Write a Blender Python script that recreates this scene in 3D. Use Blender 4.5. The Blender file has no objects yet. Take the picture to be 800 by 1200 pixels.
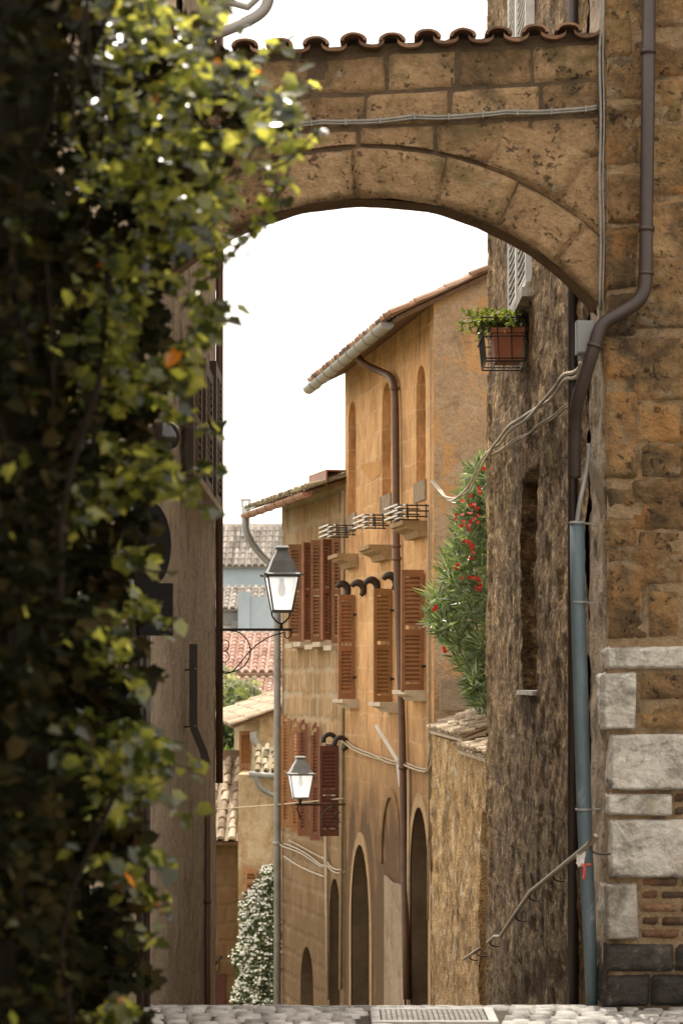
import bpy, bmesh, math, random
from mathutils import Vector, Matrix, noise
from mathutils.geometry import tessellate_polygon
random.seed(11)
R = random.Random(5)
SC = bpy.context.scene
COL = SC.collection
rad = math.radians
PI = math.pi

# ------------------------------------------------------------------ optics: where a point of the street lies
FPX, CZ, HY = 2833.0, 1.6, 800.0
def P(x, y, Y):
    return Vector(((x - 400) * Y / FPX, Y, CZ + (HY - y) * Y / FPX))

# ------------------------------------------------------------------ object helpers
class MB:
    def __init__(s):
        s.v = []; s.f = []; s.uv = {}; s.mi = []; s.smooth = []
    def add(s, vs, fs, mi=0, smooth=False, uvs=None):
        b = len(s.v)
        s.v.extend([tuple(p) for p in vs])
        for k, f in enumerate(fs):
            if uvs is not None:
                s.uv[len(s.f)] = [uvs[i] for i in f]
            s.f.append(tuple(b + i for i in f)); s.mi.append(mi); s.smooth.append(smooth)
    def quad(s, a, b, c, d, mi=0, uvs=None):
        s.add([a, b, c, d], [(0, 1, 2, 3)], mi, False, uvs)
    def box(s, c, size, rz=0, mi=0, M=None, bev=0.0):
        hx, hy, hz = size[0] / 2, size[1] / 2, size[2] / 2
        bm = bmesh.new(); bmesh.ops.create_cube(bm, size=1)
        bmesh.ops.scale(bm, vec=Vector(size), verts=bm.verts)
        if bev > 0:
            bmesh.ops.bevel(bm, geom=bm.edges[:], offset=bev, segments=2, affect='EDGES', profile=0.6)
        T = (M if M else Matrix.Rotation(rz, 4, 'Z'))
        bm.verts.index_update()
        vs = [Vector(c) + (T @ v.co) for v in bm.verts]
        fs = [[v.index for v in f.verts] for f in bm.faces]
        s.add(vs, fs, mi, False); bm.free()
    def obox(s, o, ax, ay, az, mi=0):
        """box from corner o spanned by three vectors"""
        o = Vector(o)
        vs = [o, o + ax, o + ax + ay, o + ay, o + az, o + ax + az, o + ax + ay + az, o + ay + az]
        fs = [(0, 3, 2, 1), (4, 5, 6, 7), (0, 1, 5, 4), (1, 2, 6, 5), (2, 3, 7, 6), (3, 0, 4, 7)]
        if ax.cross(ay).dot(az) < 0: fs = [f[::-1] for f in fs]
        s.add(vs, fs, mi)
    def tube(s, pts, r, n=8, mi=0, cap=True, squash=None):
        pts = [Vector(p) for p in pts]
        rs = r if isinstance(r, (list, tuple)) else [r] * len(pts)
        vs = []; prev = None
        for i, p in enumerate(pts):
            if i == 0: t = pts[1] - pts[0]
            elif i == len(pts) - 1: t = pts[-1] - pts[-2]
            else: t = (pts[i + 1] - p).normalized() + (p - pts[i - 1]).normalized()
            t.normalize()
            if prev is None:
                a = Vector((0, 0, 1)) if abs(t.z) < .9 else Vector((1, 0, 0))
                u = t.cross(a).normalized()
            else:
                u = (prev - t * prev.dot(t)).normalized()
            prev = u; w = t.cross(u)
            for k in range(n):
                an = 2 * PI * k / n
                vs.append(p + (u * math.cos(an) + w * math.sin(an)) * rs[i])
        fs = []
        for i in range(len(pts) - 1):
            for k in range(n):
                a = i * n + k; b = i * n + (k + 1) % n
                fs.append((a, b, b + n, a + n))
        if cap:
            fs.append(tuple(range(n))[::-1]); fs.append(tuple(range((len(pts) - 1) * n, len(pts) * n)))
        s.add(vs, fs, mi, n > 5)
    def lathe(s, c, prof, n=16, mi=0, smooth=True):
        vs = []; fs = []
        for r, z in prof:
            for k in range(n):
                a = 2 * PI * k / n
                vs.append((c[0] + r * math.cos(a), c[1] + r * math.sin(a), c[2] + z))
        for i in range(len(prof) - 1):
            for k in range(n):
                a = i * n + k; b = i * n + (k + 1) % n
                fs.append((a, b, b + n, a + n))
        fs.append(tuple(range(n))[::-1]); fs.append(tuple(range((len(prof) - 1) * n, len(prof) * n)))
        s.add(vs, fs, mi, smooth)
    def build(s, name, mats, parent=None):
        if not isinstance(mats, (list, tuple)): mats = [mats]
        off = Vector((0, 0, 0))
        q = parent
        while q is not None:
            off += Vector(q.location); q = q.parent
        me = bpy.data.meshes.new(name)
        me.from_pydata([(p[0] - off.x, p[1] - off.y, p[2] - off.z) for p in s.v], [], s.f)
        for m in mats: me.materials.append(m)
        me.polygons.foreach_set('material_index', s.mi)
        me.polygons.foreach_set('use_smooth', s.smooth)
        if s.uv:
            ul = me.uv_layers.new(name='UVMap')
            for fi, uvs in s.uv.items():
                ls = me.polygons[fi].loop_start
                for k, u in enumerate(uvs): ul.data[ls + k].uv = u
        me.update()
        o = bpy.data.objects.new(name, me); COL.objects.link(o)
        if parent is not None: o.parent = parent
        return o

def thing(name, label, cat, loc, group=None):
    o = bpy.data.objects.new(name, None); COL.objects.link(o)
    o.location = loc; o.empty_display_size = .1
    o['label'] = label; o['category'] = cat
    if group: o['group'] = group
    return o
def tag(o, label, cat, group=None):
    o['label'] = label; o['category'] = cat
    if group: o['group'] = group
    return o
def struct(name, mb, m, kind='structure'):
    o = mb.build(name, m); o['kind'] = kind; return o
def nz(p, s=1.0, seed=0):
    return noise.noise(Vector((p[0] * s + seed * 7.3, p[1] * s - seed * 3.1, p[2] * s + seed)))
def fbm(p, s=1.0, seed=0, o=4):
    return noise.fractal(Vector((p[0] * s + seed * 7.3, p[1] * s - seed * 3.1, p[2] * s + seed)), .9, 2.1, o)
def smooth(a, b, x):
    if a > b: return 1 - smooth(b, a, x)
    t = max(0., min(1., (x - a) / (b - a))); return t * t * (3 - 2 * t)

# ------------------------------------------------------------------ materials
def new_mat(name):
    m = bpy.data.materials.new(name); m.use_nodes = True
    nt = m.node_tree; nt.nodes.clear()
    return m, nt
class N:
    def __init__(s, nt): s.nt = nt
    def __call__(s, t, **kw):
        n = s.nt.nodes.new(t)
        for k, v in kw.items():
            if k.startswith('_'): setattr(n, k[1:], v)
            else: n.inputs[k.replace('__', ' ')].default_value = v
        return n
    def l(s, a, b): s.nt.links.new(a, b)
def ramp(n, cols):
    r = n('ShaderNodeValToRGB'); e = r.color_ramp.elements
    while len(e) > 1: e.remove(e[-1])
    e[0].position = cols[0][0]; e[0].color = (*cols[0][1], 1)
    for p, c in cols[1:]:
        x = e.new(p); x.color = (*c, 1)
    return r
def stone(name, cols, scale=2.0, stretch=(1, 1, 1), bump=.012, bscale=28, fine=90, rough=.92, island=0., pits=0.,
          blotch=None, brick=None, spec=.25, detail=.55, coord='Object', grime=None):
    """rough mineral surface: colour from several scales of noise, pits, blotches, optional block courses on UV (metres)"""
    m, nt = new_mat(name); n = N(nt)
    out = n('ShaderNodeOutputMaterial'); bs = n('ShaderNodeBsdfPrincipled', Roughness=rough)
    bs.inputs['Specular IOR Level'].default_value = spec
    n.l(bs.outputs[0], out.inputs[0])
    tc = n('ShaderNodeTexCoord'); mp = n('ShaderNodeMapping', Scale=stretch)
    n.l(tc.outputs[coord], mp.inputs[0])
    n1 = n('ShaderNodeTexNoise', Scale=scale, Detail=7, Roughness=.62, Distortion=.3)
    n.l(mp.outputs[0], n1.inputs['Vector'])
    n2 = n('ShaderNodeTexNoise', Scale=bscale, Detail=6, Roughness=.7)
    n.l(mp.outputs[0], n2.inputs['Vector'])
    mixf = n('ShaderNodeMix', _data_type='FLOAT', Factor=detail * .6)
    n.l(n1.outputs[0], mixf.inputs[2]); n.l(n2.outputs[0], mixf.inputs[3])
    fac = mixf.outputs[0]
    if island > 0:
        geo = n('ShaderNodeNewGeometry')
        ma = n('ShaderNodeMath', _operation='MULTIPLY_ADD'); ma.inputs[1].default_value = island; ma.inputs[2].default_value = -island / 2
        n.l(geo.outputs['Random Per Island'], ma.inputs[0])
        ad = n('ShaderNodeMath', _operation='ADD'); n.l(fac, ad.inputs[0]); n.l(ma.outputs[0], ad.inputs[1])
        fac = ad.outputs[0]
    rp = ramp(n, cols); n.l(fac, rp.inputs[0])
    col = rp.outputs[0]
    height = n2.outputs[0]
    if blotch:
        for bi, (bc, bsc, lo, hi, amt, *own) in enumerate(blotch):
            nb = n('ShaderNodeTexNoise', Scale=bsc, Detail=8, Roughness=.7, Distortion=.6)
            nb.inputs['Vector'].default_value = (0, 0, 0)
            mpb = n('ShaderNodeMapping', Scale=own[0] if own else stretch, Location=(3.7 * bi + 1.3, 9.1 * bi, 2.2 * bi))
            n.l(tc.outputs[coord], mpb.inputs[0]); n.l(mpb.outputs[0], nb.inputs['Vector'])
            mr = n('ShaderNodeMapRange', _clamp=True); mr.inputs['From Min'].default_value = lo; mr.inputs['From Max'].default_value = hi
            mr.inputs['To Max'].default_value = amt
            n.l(nb.outputs[0], mr.inputs[0])
            mx = n('ShaderNodeMix', _data_type='RGBA'); n.l(mr.outputs[0], mx.inputs[0])
            n.l(col, mx.inputs[6]); mx.inputs[7].default_value = (*bc, 1); col = mx.outputs[2]
    if brick:
        bw, bh, mort, mamt = brick['w'], brick['h'], brick['mortar'], brick.get('amt', .8)
        uv = tc.outputs['UV']
        dn = n('ShaderNodeTexNoise', Scale=3.5, Detail=4); n.l(uv, dn.inputs['Vector'])
        va = n('ShaderNodeVectorMath', _operation='MULTIPLY_ADD'); va.inputs[1].default_value = (.16, .12, 0)
        n.l(dn.outputs['Color'], va.inputs[0]); n.l(uv, va.inputs[2])
        br = n('ShaderNodeTexBrick', Scale=1.0); br.inputs['Brick Width'].default_value = bw; br.inputs['Row Height'].default_value = bh
        br.inputs['Mortar Size'].default_value = brick.get('ms', .02); br.inputs['Mortar Smooth'].default_value = .9
        br.inputs['Color1'].default_value = (.62, .62, .62, 1); br.inputs['Color2'].default_value = (1.25, 1.25, 1.25, 1)
        br.inputs['Mortar'].default_value = (1, 1, 1, 1); br.inputs['Bias'].default_value = .1
        n.l(va.outputs[0], br.inputs['Vector'])
        mu = n('ShaderNodeMix', _data_type='RGBA', _blend_type='MULTIPLY'); mu.inputs[0].default_value = brick.get('var', .8)
        n.l(col, mu.inputs[6]); n.l(br.outputs['Color'], mu.inputs[7])
        mf = n('ShaderNodeMath', _operation='MULTIPLY'); mf.inputs[1].default_value = mamt
        pn = n('ShaderNodeTexNoise', Scale=1.7, Detail=5); n.l(uv, pn.inputs['Vector'])
        pr = n('ShaderNodeMapRange', _clamp=True); pr.inputs['From Min'].default_value = .35; pr.inputs['From Max'].default_value = .62
        n.l(pn.outputs[0], pr.inputs[0])
        mf2 = n('ShaderNodeMath', _operation='MULTIPLY'); n.l(br.outputs['Fac'], mf2.inputs[0]); n.l(pr.outputs[0], mf2.inputs[1])
        n.l(mf2.outputs[0], mf.inputs[0])
        mm = n('ShaderNodeMix', _data_type='RGBA'); n.l(mf.outputs[0], mm.inputs[0]); n.l(mu.outputs[2], mm.inputs[6])
        mm.inputs[7].default_value = (*mort, 1); col = mm.outputs[2]
        hs = n('ShaderNodeMath', _operation='MULTIPLY_ADD'); hs.inputs[1].default_value = -brick.get('bump', .5)
        n.l(br.outputs['Fac'], hs.inputs[0]); n.l(height, hs.inputs[2]); height = hs.outputs[0]
    if pits > 0:
        pn1 = n('ShaderNodeTexNoise', Scale=bscale * 1.5, Detail=3, Roughness=.6, Distortion=.4); n.l(mp.outputs[0], pn1.inputs['Vector'])
        pn2 = n('ShaderNodeTexNoise', Scale=scale * 1.6, Detail=3); n.l(mp.outputs[0], pn2.inputs['Vector'])
        pa_ = n('ShaderNodeMath', _operation='MULTIPLY_ADD'); pa_.inputs[1].default_value = .45; n.l(pn2.outputs[0], pa_.inputs[0]); n.l(pn1.outputs[0], pa_.inputs[2])
        mxx = n('ShaderNodeMapRange', _clamp=True); mxx.inputs['From Min'].default_value = .93; mxx.inputs['From Max'].default_value = .84
        mxx.inputs['To Min'].default_value = .12
        n.l(pa_.outputs[0], mxx.inputs[0])
        mu = n('ShaderNodeMix', _data_type='RGBA', _blend_type='MULTIPLY'); mu.inputs[0].default_value = pits
        n.l(col, mu.inputs[6]); n.l(mxx.outputs[0], mu.inputs[7]); col = mu.outputs[2]
        ad = n('ShaderNodeMath', _operation='MULTIPLY_ADD'); ad.inputs[1].default_value = .45
        n.l(mxx.outputs[0], ad.inputs[0]); n.l(height, ad.inputs[2]); height = ad.outputs[0]
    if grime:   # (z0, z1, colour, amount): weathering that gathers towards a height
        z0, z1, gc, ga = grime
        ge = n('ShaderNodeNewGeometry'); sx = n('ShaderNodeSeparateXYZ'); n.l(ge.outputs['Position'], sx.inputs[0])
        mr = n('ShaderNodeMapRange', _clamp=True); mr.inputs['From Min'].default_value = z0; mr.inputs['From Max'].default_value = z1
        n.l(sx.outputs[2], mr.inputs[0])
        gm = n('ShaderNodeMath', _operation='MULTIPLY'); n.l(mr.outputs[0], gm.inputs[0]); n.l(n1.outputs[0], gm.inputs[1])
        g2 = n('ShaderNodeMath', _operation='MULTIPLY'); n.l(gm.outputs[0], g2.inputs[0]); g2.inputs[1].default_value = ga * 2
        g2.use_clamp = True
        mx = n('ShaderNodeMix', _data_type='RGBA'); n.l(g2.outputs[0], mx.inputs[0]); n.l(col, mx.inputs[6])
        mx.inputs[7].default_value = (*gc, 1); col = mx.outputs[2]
    n3 = n('ShaderNodeTexNoise', Scale=fine, Detail=3); n.l(mp.outputs[0], n3.inputs['Vector'])
    hf = n('ShaderNodeMath', _operation='MULTIPLY_ADD'); hf.inputs[1].default_value = .35
    n.l(n3.outputs[0], hf.inputs[0]); n.l(height, hf.inputs[2])
    bp = n('ShaderNodeBump', Strength=1.0, Distance=bump); n.l(hf.outputs[0], bp.inputs['Height'])
    n.l(bp.outputs[0], bs.inputs['Normal'])
    n.l(col, bs.inputs['Base Color'])
    return m
def simple(name, col, rough=.6, metal=0., var=.25, scale=12, col2=None, bump=.002, spec=.4, island=0):
    """painted metal, wood, fired clay: one colour worn into a second by noise"""
    m, nt = new_mat(name); n = N(nt)
    out = n('ShaderNodeOutputMaterial'); bs = n('ShaderNodeBsdfPrincipled', Roughness=rough, Metallic=metal)
    bs.inputs['Specular IOR Level'].default_value = spec
    n.l(bs.outputs[0], out.inputs[0])
    tc = n('ShaderNodeTexCoord')
    n1 = n('ShaderNodeTexNoise', Scale=scale, Detail=6, Roughness=.65); n.l(tc.outputs['Object'], n1.inputs['Vector'])
    c2 = col2 or tuple(c * .55 for c in col)
    fac = n1.outputs[0]
    if island:
        geo = n('ShaderNodeNewGeometry')
        ma = n('ShaderNodeMath', _operation='MULTIPLY_ADD'); ma.inputs[1].default_value = island; ma.inputs[2].default_value = -island / 2
        n.l(geo.outputs['Random Per Island'], ma.inputs[0])
        ad = n('ShaderNodeMath', _operation='ADD'); n.l(fac, ad.inputs[0]); n.l(ma.outputs[0], ad.inputs[1]); fac = ad.outputs[0]
    rp = ramp(n, [(.5 - var, c2), (.5 + var * .6, col)]); n.l(fac, rp.inputs[0]); n.l(rp.outputs[0], bs.inputs['Base Color'])
    bp = n('ShaderNodeBump', Strength=.6, Distance=bump); n.l(n1.outputs[0], bp.inputs['Height']); n.l(bp.outputs[0], bs.inputs['Normal'])
    return m
def leafy(name, cols, trans=.5, rough=.35, spec=.5, tcol=None):
    m, nt = new_mat(name); n = N(nt)
    out = n('ShaderNodeOutputMaterial')
    geo = n('ShaderNodeNewGeometry'); rp = ramp(n, cols); n.l(geo.outputs['Random Per Island'], rp.inputs[0])
    bs = n('ShaderNodeBsdfPrincipled', Roughness=rough); bs.inputs['Specular IOR Level'].default_value = spec
    n.l(rp.outputs[0], bs.inputs['Base Color'])
    if trans > 0:
        hs = n('ShaderNodeMix', _data_type='RGBA', _blend_type='MULTIPLY'); hs.inputs[0].default_value = 1
        n.l(rp.outputs[0], hs.inputs[6]); hs.inputs[7].default_value = (*(tcol or (2.6, 2.3, .9)), 1)
        tr = n('ShaderNodeBsdfTranslucent'); n.l(hs.outputs[2], tr.inputs[0])
        mx = n('ShaderNodeMixShader', Fac=trans); n.l(bs.outputs[0], mx.inputs[1]); n.l(tr.outputs[0], mx.inputs[2])
        n.l(mx.outputs[0], out.inputs[0])
    else: n.l(bs.outputs[0], out.inputs[0])
    return m

M = {}
M['tuff'] = stone('tuff_blocks', [(.28, (.095, .056, .028)), (.46, (.245, .150, .076)), (.60, (.34, .218, .115)), (.75, (.46, .32, .19))], scale=4, bump=.03, bscale=24, fine=70,
                  island=.20, pits=.8, detail=.8, blotch=[((.085, .072, .026), 2.6, .51, .65, .7), ((.33, .29, .22), 7.0, .62, .70, .7), ((.045, .032, .020), 2.2, .54, .70, .8), ((.30, .13, .045), 3.4, .60, .72, .5)])
M['tuff_warm'] = stone('pier_tuff', [(.28, (.060, .035, .016)), (.46, (.195, .115, .052)), (.60, (.30, .185, .086)), (.75, (.42, .28, .15))], scale=4.5, bump=.032, bscale=20, fine=60,
                  island=.18, pits=.75, detail=.8, blotch=[((.085, .066, .022), 2.3, .53, .66, .75), ((.27, .21, .145), 3.6, .56, .64, .75), ((.035, .025, .017), 1.7, .50, .64, .85), ((.36, .165, .05), 2.6, .53, .66, .65)])
M['mortar'] = stone('old_mortar', [(.3, (.05, .034, .02)), (.7, (.15, .10, .06))], scale=6, bump=.012, bscale=40, blotch=[((.05, .035, .02), 3, .5, .65, .8)])
M['mortar_pier'] = stone('eroded_bedding', [(.3, (.13, .085, .045)), (.5, (.27, .185, .105)), (.7, (.36, .26, .16))], scale=5, bump=.03, bscale=24, detail=1.0, blotch=[((.05, .036, .022), 3, .5, .62, .8), ((.28, .15, .06), 3, .56, .68, .6)])
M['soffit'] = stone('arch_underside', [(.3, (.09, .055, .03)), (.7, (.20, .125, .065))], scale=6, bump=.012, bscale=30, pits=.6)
M['limestone'] = stone('white_limestone', [(.28, (.21, .185, .15)), (.45, (.46, .42, .365)), (.6, (.60, .56, .50)), (.75, (.70, .67, .61))], scale=5, bump=.026, bscale=18, fine=60, rough=.85, detail=.9,
                  blotch=[((.13, .105, .08), 3.4, .50, .64, .8), ((.34, .41, .48), 2.4, .58, .66, .35), ((.05, .042, .036), 6.0, .60, .70, .8), ((.40, .30, .19), 2.6, .54, .66, .5)], grime=(.75, .1, (.10, .08, .06), .9))
M['darkstone'] = stone('sooty_stone', [(.3, (.018, .015, .013)), (.55, (.055, .046, .038)), (.75, (.17, .15, .125))], scale=5, bump=.03, bscale=16, island=.2, detail=1.0, blotch=[((.22, .19, .155), 5, .58, .66, .7)])
M['brick'] = stone('old_brick', [(.3, (.07, .036, .022)), (.6, (.19, .088, .046)), (.8, (.27, .16, .09))], scale=6, bump=.02, bscale=24, detail=1.0, island=.5, blotch=[((.06, .045, .03), 4, .48, .60, .9), ((.26, .20, .14), 5, .58, .66, .6)])
M['wall_right'] = stone('weathered_render', [(.37, (.022, .012, .005)), (.46, (.125, .072, .031)), (.53, (.235, .145, .065)), (.62, (.58, .43, .23))], detail=.85, scale=4.2, stretch=(1, 1, 1.25), bump=.04, bscale=20, fine=60,
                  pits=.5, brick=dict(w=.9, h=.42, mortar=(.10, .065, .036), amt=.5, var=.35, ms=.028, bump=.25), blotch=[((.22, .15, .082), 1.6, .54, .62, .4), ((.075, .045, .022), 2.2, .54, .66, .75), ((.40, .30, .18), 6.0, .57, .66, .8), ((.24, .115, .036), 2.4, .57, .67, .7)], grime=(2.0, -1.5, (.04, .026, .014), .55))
M['wall_left'] = stone('brown_render', [(.28, (.30, .225, .15)), (.46, (.55, .435, .31)), (.62, (.70, .585, .445))], detail=1.2, scale=3.5, bump=.05, bscale=16, fine=50, pits=.45,
                  blotch=[((.20, .135, .078), 2.2, .52, .66, .7), ((.16, .105, .06), 5, .54, .68, .4, (1, 1, .2)), ((.40, .33, .24), 2.8, .62, .72, .5)], grime=(2.6, -.6, (.17, .095, .045), .5))
M['orange'] = stone('ochre_render', [(.30, (.30, .155, .065)), (.46, (.53, .29, .125)), (.58, (.64, .375, .175)), (.72, (.73, .49, .27))], scale=1.6, stretch=(1, 1, .5), bump=.035, bscale=8, fine=30, detail=1.0,
                  brick=dict(w=.55, h=.31, mortar=(.66, .47, .28), amt=.55, var=.32, ms=.022, bump=.06), blotch=[((.24, .13, .055), .9, .53, .70, .7), ((.22, .115, .048), 4.5, .53, .68, .75, (1, 1, .12)), ((.30, .17, .075), 5.0, .60, .72, .6, (1, 1, .6)), ((.60, .44, .27), 1.6, .57, .70, .6), ((.44, .20, .06), 2.2, .58, .70, .5)],
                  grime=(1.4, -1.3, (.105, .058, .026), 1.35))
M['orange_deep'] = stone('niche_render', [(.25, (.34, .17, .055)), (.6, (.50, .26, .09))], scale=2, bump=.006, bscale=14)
M['endwall'] = stone('mauve_brown_render', [(.28, (.25, .155, .092)), (.46, (.40, .265, .16)), (.62, (.52, .37, .24))], detail=1.0, scale=3, bump=.03, bscale=24, fine=60,
                  blotch=[((.56, .31, .13), 1.1, .52, .57, .85), ((.17, .11, .075), 2.0, .56, .68, .6)])
M['pale_sill'] = stone('pale_sill_stone', [(.3, (.38, .30, .21)), (.7, (.58, .48, .36))], scale=6, bump=.006, bscale=30)
M['pale_panel'] = stone('grey_panel_render', [(.3, (.19, .135, .085)), (.7, (.36, .275, .19))], scale=3, bump=.02, bscale=14, detail=1.0, blotch=[((.16, .10, .055), 2, .5, .66, .8)])
M['ledge'] = stone('ledge_stone', [(.3, (.22, .14, .07)), (.7, (.42, .28, .15))], scale=6, bump=.006, bscale=30)
M['tuffwall'] = stone('coursed_tuff', [(.28, (.16, .092, .042)), (.46, (.31, .19, .092)), (.6, (.40, .26, .135)), (.75, (.50, .36, .21))], detail=1.0, scale=2.6, stretch=(1, 1, .5), bump=.03, bscale=10, fine=30,
                  brick=dict(w=.46, h=.37, mortar=(.42, .34, .24), amt=.8, var=.6, ms=.075), blotch=[((.15, .085, .04), 5, .54, .68, .6, (1, 1, .07)), ((.46, .38, .28), .9, .54, .66, .55), ((.20, .11, .05), 1.1, .56, .68, .6)],
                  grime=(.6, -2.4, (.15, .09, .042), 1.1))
M['plaster3'] = stone('patchy_plaster', [(.28, (.24, .155, .075)), (.46, (.46, .33, .19)), (.62, (.58, .46, .31))], scale=2.2, stretch=(1, 1, .6), bump=.05, bscale=8, fine=24, detail=1.0,
                  blotch=[((.60, .52, .40), 1.2, .54, .64, .7), ((.36, .20, .075), 1.4, .55, .66, .7)])
M['coping'] = stone('pale_weathered_tile', [(.25, (.16, .115, .075)), (.5, (.40, .315, .22)), (.75, (.60, .50, .38))], scale=4, bump=.01, bscale=30, island=.4)
M['tile_arch'] = stone('dark_clay_tile', [(.25, (.06, .030, .018)), (.5, (.16, .08, .045)), (.8, (.30, .19, .12))], scale=6, bump=.006, bscale=30, island=.25,
                  blotch=[((.22, .20, .16), 7, .58, .68, .6), ((.03, .022, .018), 4, .55, .66, .7)], rough=.75)
M['tile_grey'] = stone('grey_clay_tile', [(.25, (.12, .105, .09)), (.5, (.21, .185, .16)), (.75, (.30, .265, .23))], scale=1.2, bump=.01, bscale=8, island=.5)
M['tile_red'] = stone('pink_clay_tile', [(.25, (.20, .11, .08)), (.5, (.32, .19, .145)), (.75, (.42, .29, .235))], scale=1.2, bump=.01, bscale=8, island=.4)
M['tile_mix'] = stone('mixed_clay_tile', [(.2, (.11, .07, .045)), (.5, (.28, .15, .09)), (.75, (.40, .29, .21))], scale=2.2, bump=.01, bscale=16, island=.6)
M['tile_moss'] = stone('mossy_clay_tile', [(.2, (.09, .075, .035)), (.5, (.22, .175, .10)), (.75, (.36, .30, .20))], scale=2.2, bump=.01, bscale=16, island=.6)
M['woodeave'] = simple('eave_wood', (.16, .085, .04), rough=.8, col2=(.07, .036, .017))
M['shutter'] = simple('rust_brown_shutter', (.31, .138, .058), rough=.6, col2=(.19, .085, .036), scale=6)
M['shutter_olive'] = simple('olive_brown_shutter', (.30, .145, .05), rough=.6, col2=(.19, .09, .03), scale=6)
M['shutter_red'] = simple('red_brown_shutter', (.28, .112, .055), rough=.55, col2=(.17, .066, .033), scale=6)
M['shutter_maroon'] = simple('maroon_shutter', (.14, .045, .026), rough=.55, col2=(.085, .028, .016), scale=6)
M['shutter_orange'] = simple('orange_brown_shutter', (.44, .215, .09), rough=.6, col2=(.30, .14, .06), scale=6)
M['shutter_white'] = simple('white_shutter', (.72, .70, .66), rough=.55, col2=(.5, .48, .44), scale=10)
M['shutter_dark'] = simple('dark_brown_shutter', (.045, .026, .016), rough=.5, scale=8)
M['pipe_brown'] = simple('brown_painted_pipe', (.038, .022, .017), rough=.45, col2=(.022, .014, .011), scale=9, spec=.5)
M['pipe_rust'] = simple('rust_brown_pipe', (.13, .065, .035), rough=.5, col2=(.075, .04, .024), scale=7)
M['pipe_blue'] = stone('blue_grey_pipe', [(.3, (.055, .080, .095)), (.7, (.115, .155, .175))], scale=7, stretch=(1, 1, .3), bump=.002, bscale=40, rough=.5, spec=.4, blotch=[((.24, .27, .27), 9, .60, .68, .7), ((.07, .05, .032), 6, .58, .68, .75), ((.035, .045, .05), 5, .56, .66, .7, (1, 1, .15))])
M['pipe_grey'] = simple('zinc_pipe', (.30, .29, .27), rough=.5, metal=.25, col2=(.18, .17, .16), scale=5)
M['gutter_zinc'] = simple('zinc_gutter', (.27, .26, .24), rough=.5, metal=.2, col2=(.26, .24, .21), scale=4)
M['gutter_copper'] = simple('copper_gutter', (.34, .155, .095), rough=.5, metal=.15, col2=(.22, .10, .07), scale=4)
M['iron'] = simple('black_iron', (.028, .022, .018), rough=.5, metal=.3, col2=(.05, .03, .02), scale=20)
M['rail_steel'] = simple('worn_steel', (.30, .24, .17), rough=.35, metal=.7, col2=(.10, .07, .045), scale=20)
M['lamp_metal'] = simple('grey_lamp_metal', (.20, .20, .19), rough=.38, metal=.35, col2=(.12, .12, .115), scale=10)
M['box_grey'] = simple('grey_plastic_box', (.19, .19, .185), rough=.45, col2=(.17, .17, .165), scale=5)
M['cable'] = simple('grey_cable', (.24, .225, .20), rough=.6, col2=(.14, .13, .11), scale=20)
M['cable_pale'] = simple('pale_cable', (.46, .40, .31), rough=.6, col2=(.28, .23, .16), scale=14)
M['cable_tan'] = simple('tan_cable', (.40, .31, .20), rough=.7, col2=(.26, .19, .11), scale=14)
M['white_bar'] = simple('white_paint_bar', (.78, .76, .72), rough=.5, col2=(.6, .57, .52), scale=10)
M['sign_black'] = simple('matt_black_sign', (.007, .006, .006), rough=.8, col2=(.010, .009, .008), scale=8, spec=.1)
M['terracotta'] = simple('terracotta_pot', (.42, .145, .07), rough=.75, col2=(.30, .10, .05), scale=14)
M['soil'] = simple('soil', (.03, .02, .012), rough=.95)
M['hole'] = simple('dark_interior', (.022, .016, .011), rough=.9)
M['bulb'] = simple('frosted_bulb', (.30, .25, .19), rough=.4, col2=(.24, .20, .15))
M['door_red'] = simple('dark_red_door', (.085, .022, .015), rough=.6)
M['door_wood'] = simple('dark_wood_door', (.10, .06, .032), rough=.65, col2=(.055, .032, .018), scale=5)
M['rag_white'] = simple('white_rag', (.80, .76, .72), rough=.8, col2=(.66, .6, .56))
M['rag_pink'] = simple('red_ribbon', (.72, .16, .12), rough=.7, col2=(.55, .10, .08))
M['bark'] = simple('bark', (.07, .05, .035), rough=.9, col2=(.03, .02, .014), scale=14, bump=.01)
M['shaded_stem'] = simple('shaded_ivy_stem', (.022, .015, .010), rough=.95, col2=(.009, .007, .005), scale=30, spec=.1)  # stem colour darkened to paint in the shade of the ivy interior
M['blue_wall'] = stone('blue_grey_wall', [(.3, (.27, .33, .38)), (.7, (.38, .45, .50))], scale=.5, bump=.01, bscale=4)
M['grey_wall'] = stone('pale_grey_wall', [(.3, (.42, .43, .42)), (.7, (.55, .56, .55))], scale=.5, bump=.01, bscale=4)
M['tan_wall'] = stone('tan_wall', [(.3, (.30, .24, .17)), (.7, (.45, .37, .27))], scale=.6, bump=.01, bscale=4)

def glass_mat():
    m, nt = new_mat('lamp_glass'); n = N(nt)
    out = n('ShaderNodeOutputMaterial')
    tr = n('ShaderNodeBsdfTranslucent', Color=(.97, .96, .93, 1)); tp = n('ShaderNodeBsdfTransparent', Color=(1, 1, 1, 1))
    di = n('ShaderNodeBsdfPrincipled', Roughness=.25); di.inputs['Base Color'].default_value = (.88, .87, .83, 1)
    m1 = n('ShaderNodeMixShader', Fac=.35); n.l(tr.outputs[0], m1.inputs[1]); n.l(di.outputs[0], m1.inputs[2])
    m2 = n('ShaderNodeMixShader', Fac=.5); n.l(m1.outputs[0], m2.inputs[1]); n.l(tp.outputs[0], m2.inputs[2])
    em = n('ShaderNodeEmission', Strength=.42); em.inputs[0].default_value = (1, .97, .92, 1); asd = n('ShaderNodeAddShader'); n.l(m2.outputs[0], asd.inputs[0]); n.l(em.outputs[0], asd.inputs[1]); n.l(asd.outputs[0], out.inputs[0]); return m  # weak glow added to whiten the panes; the lanterns are unlit
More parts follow.
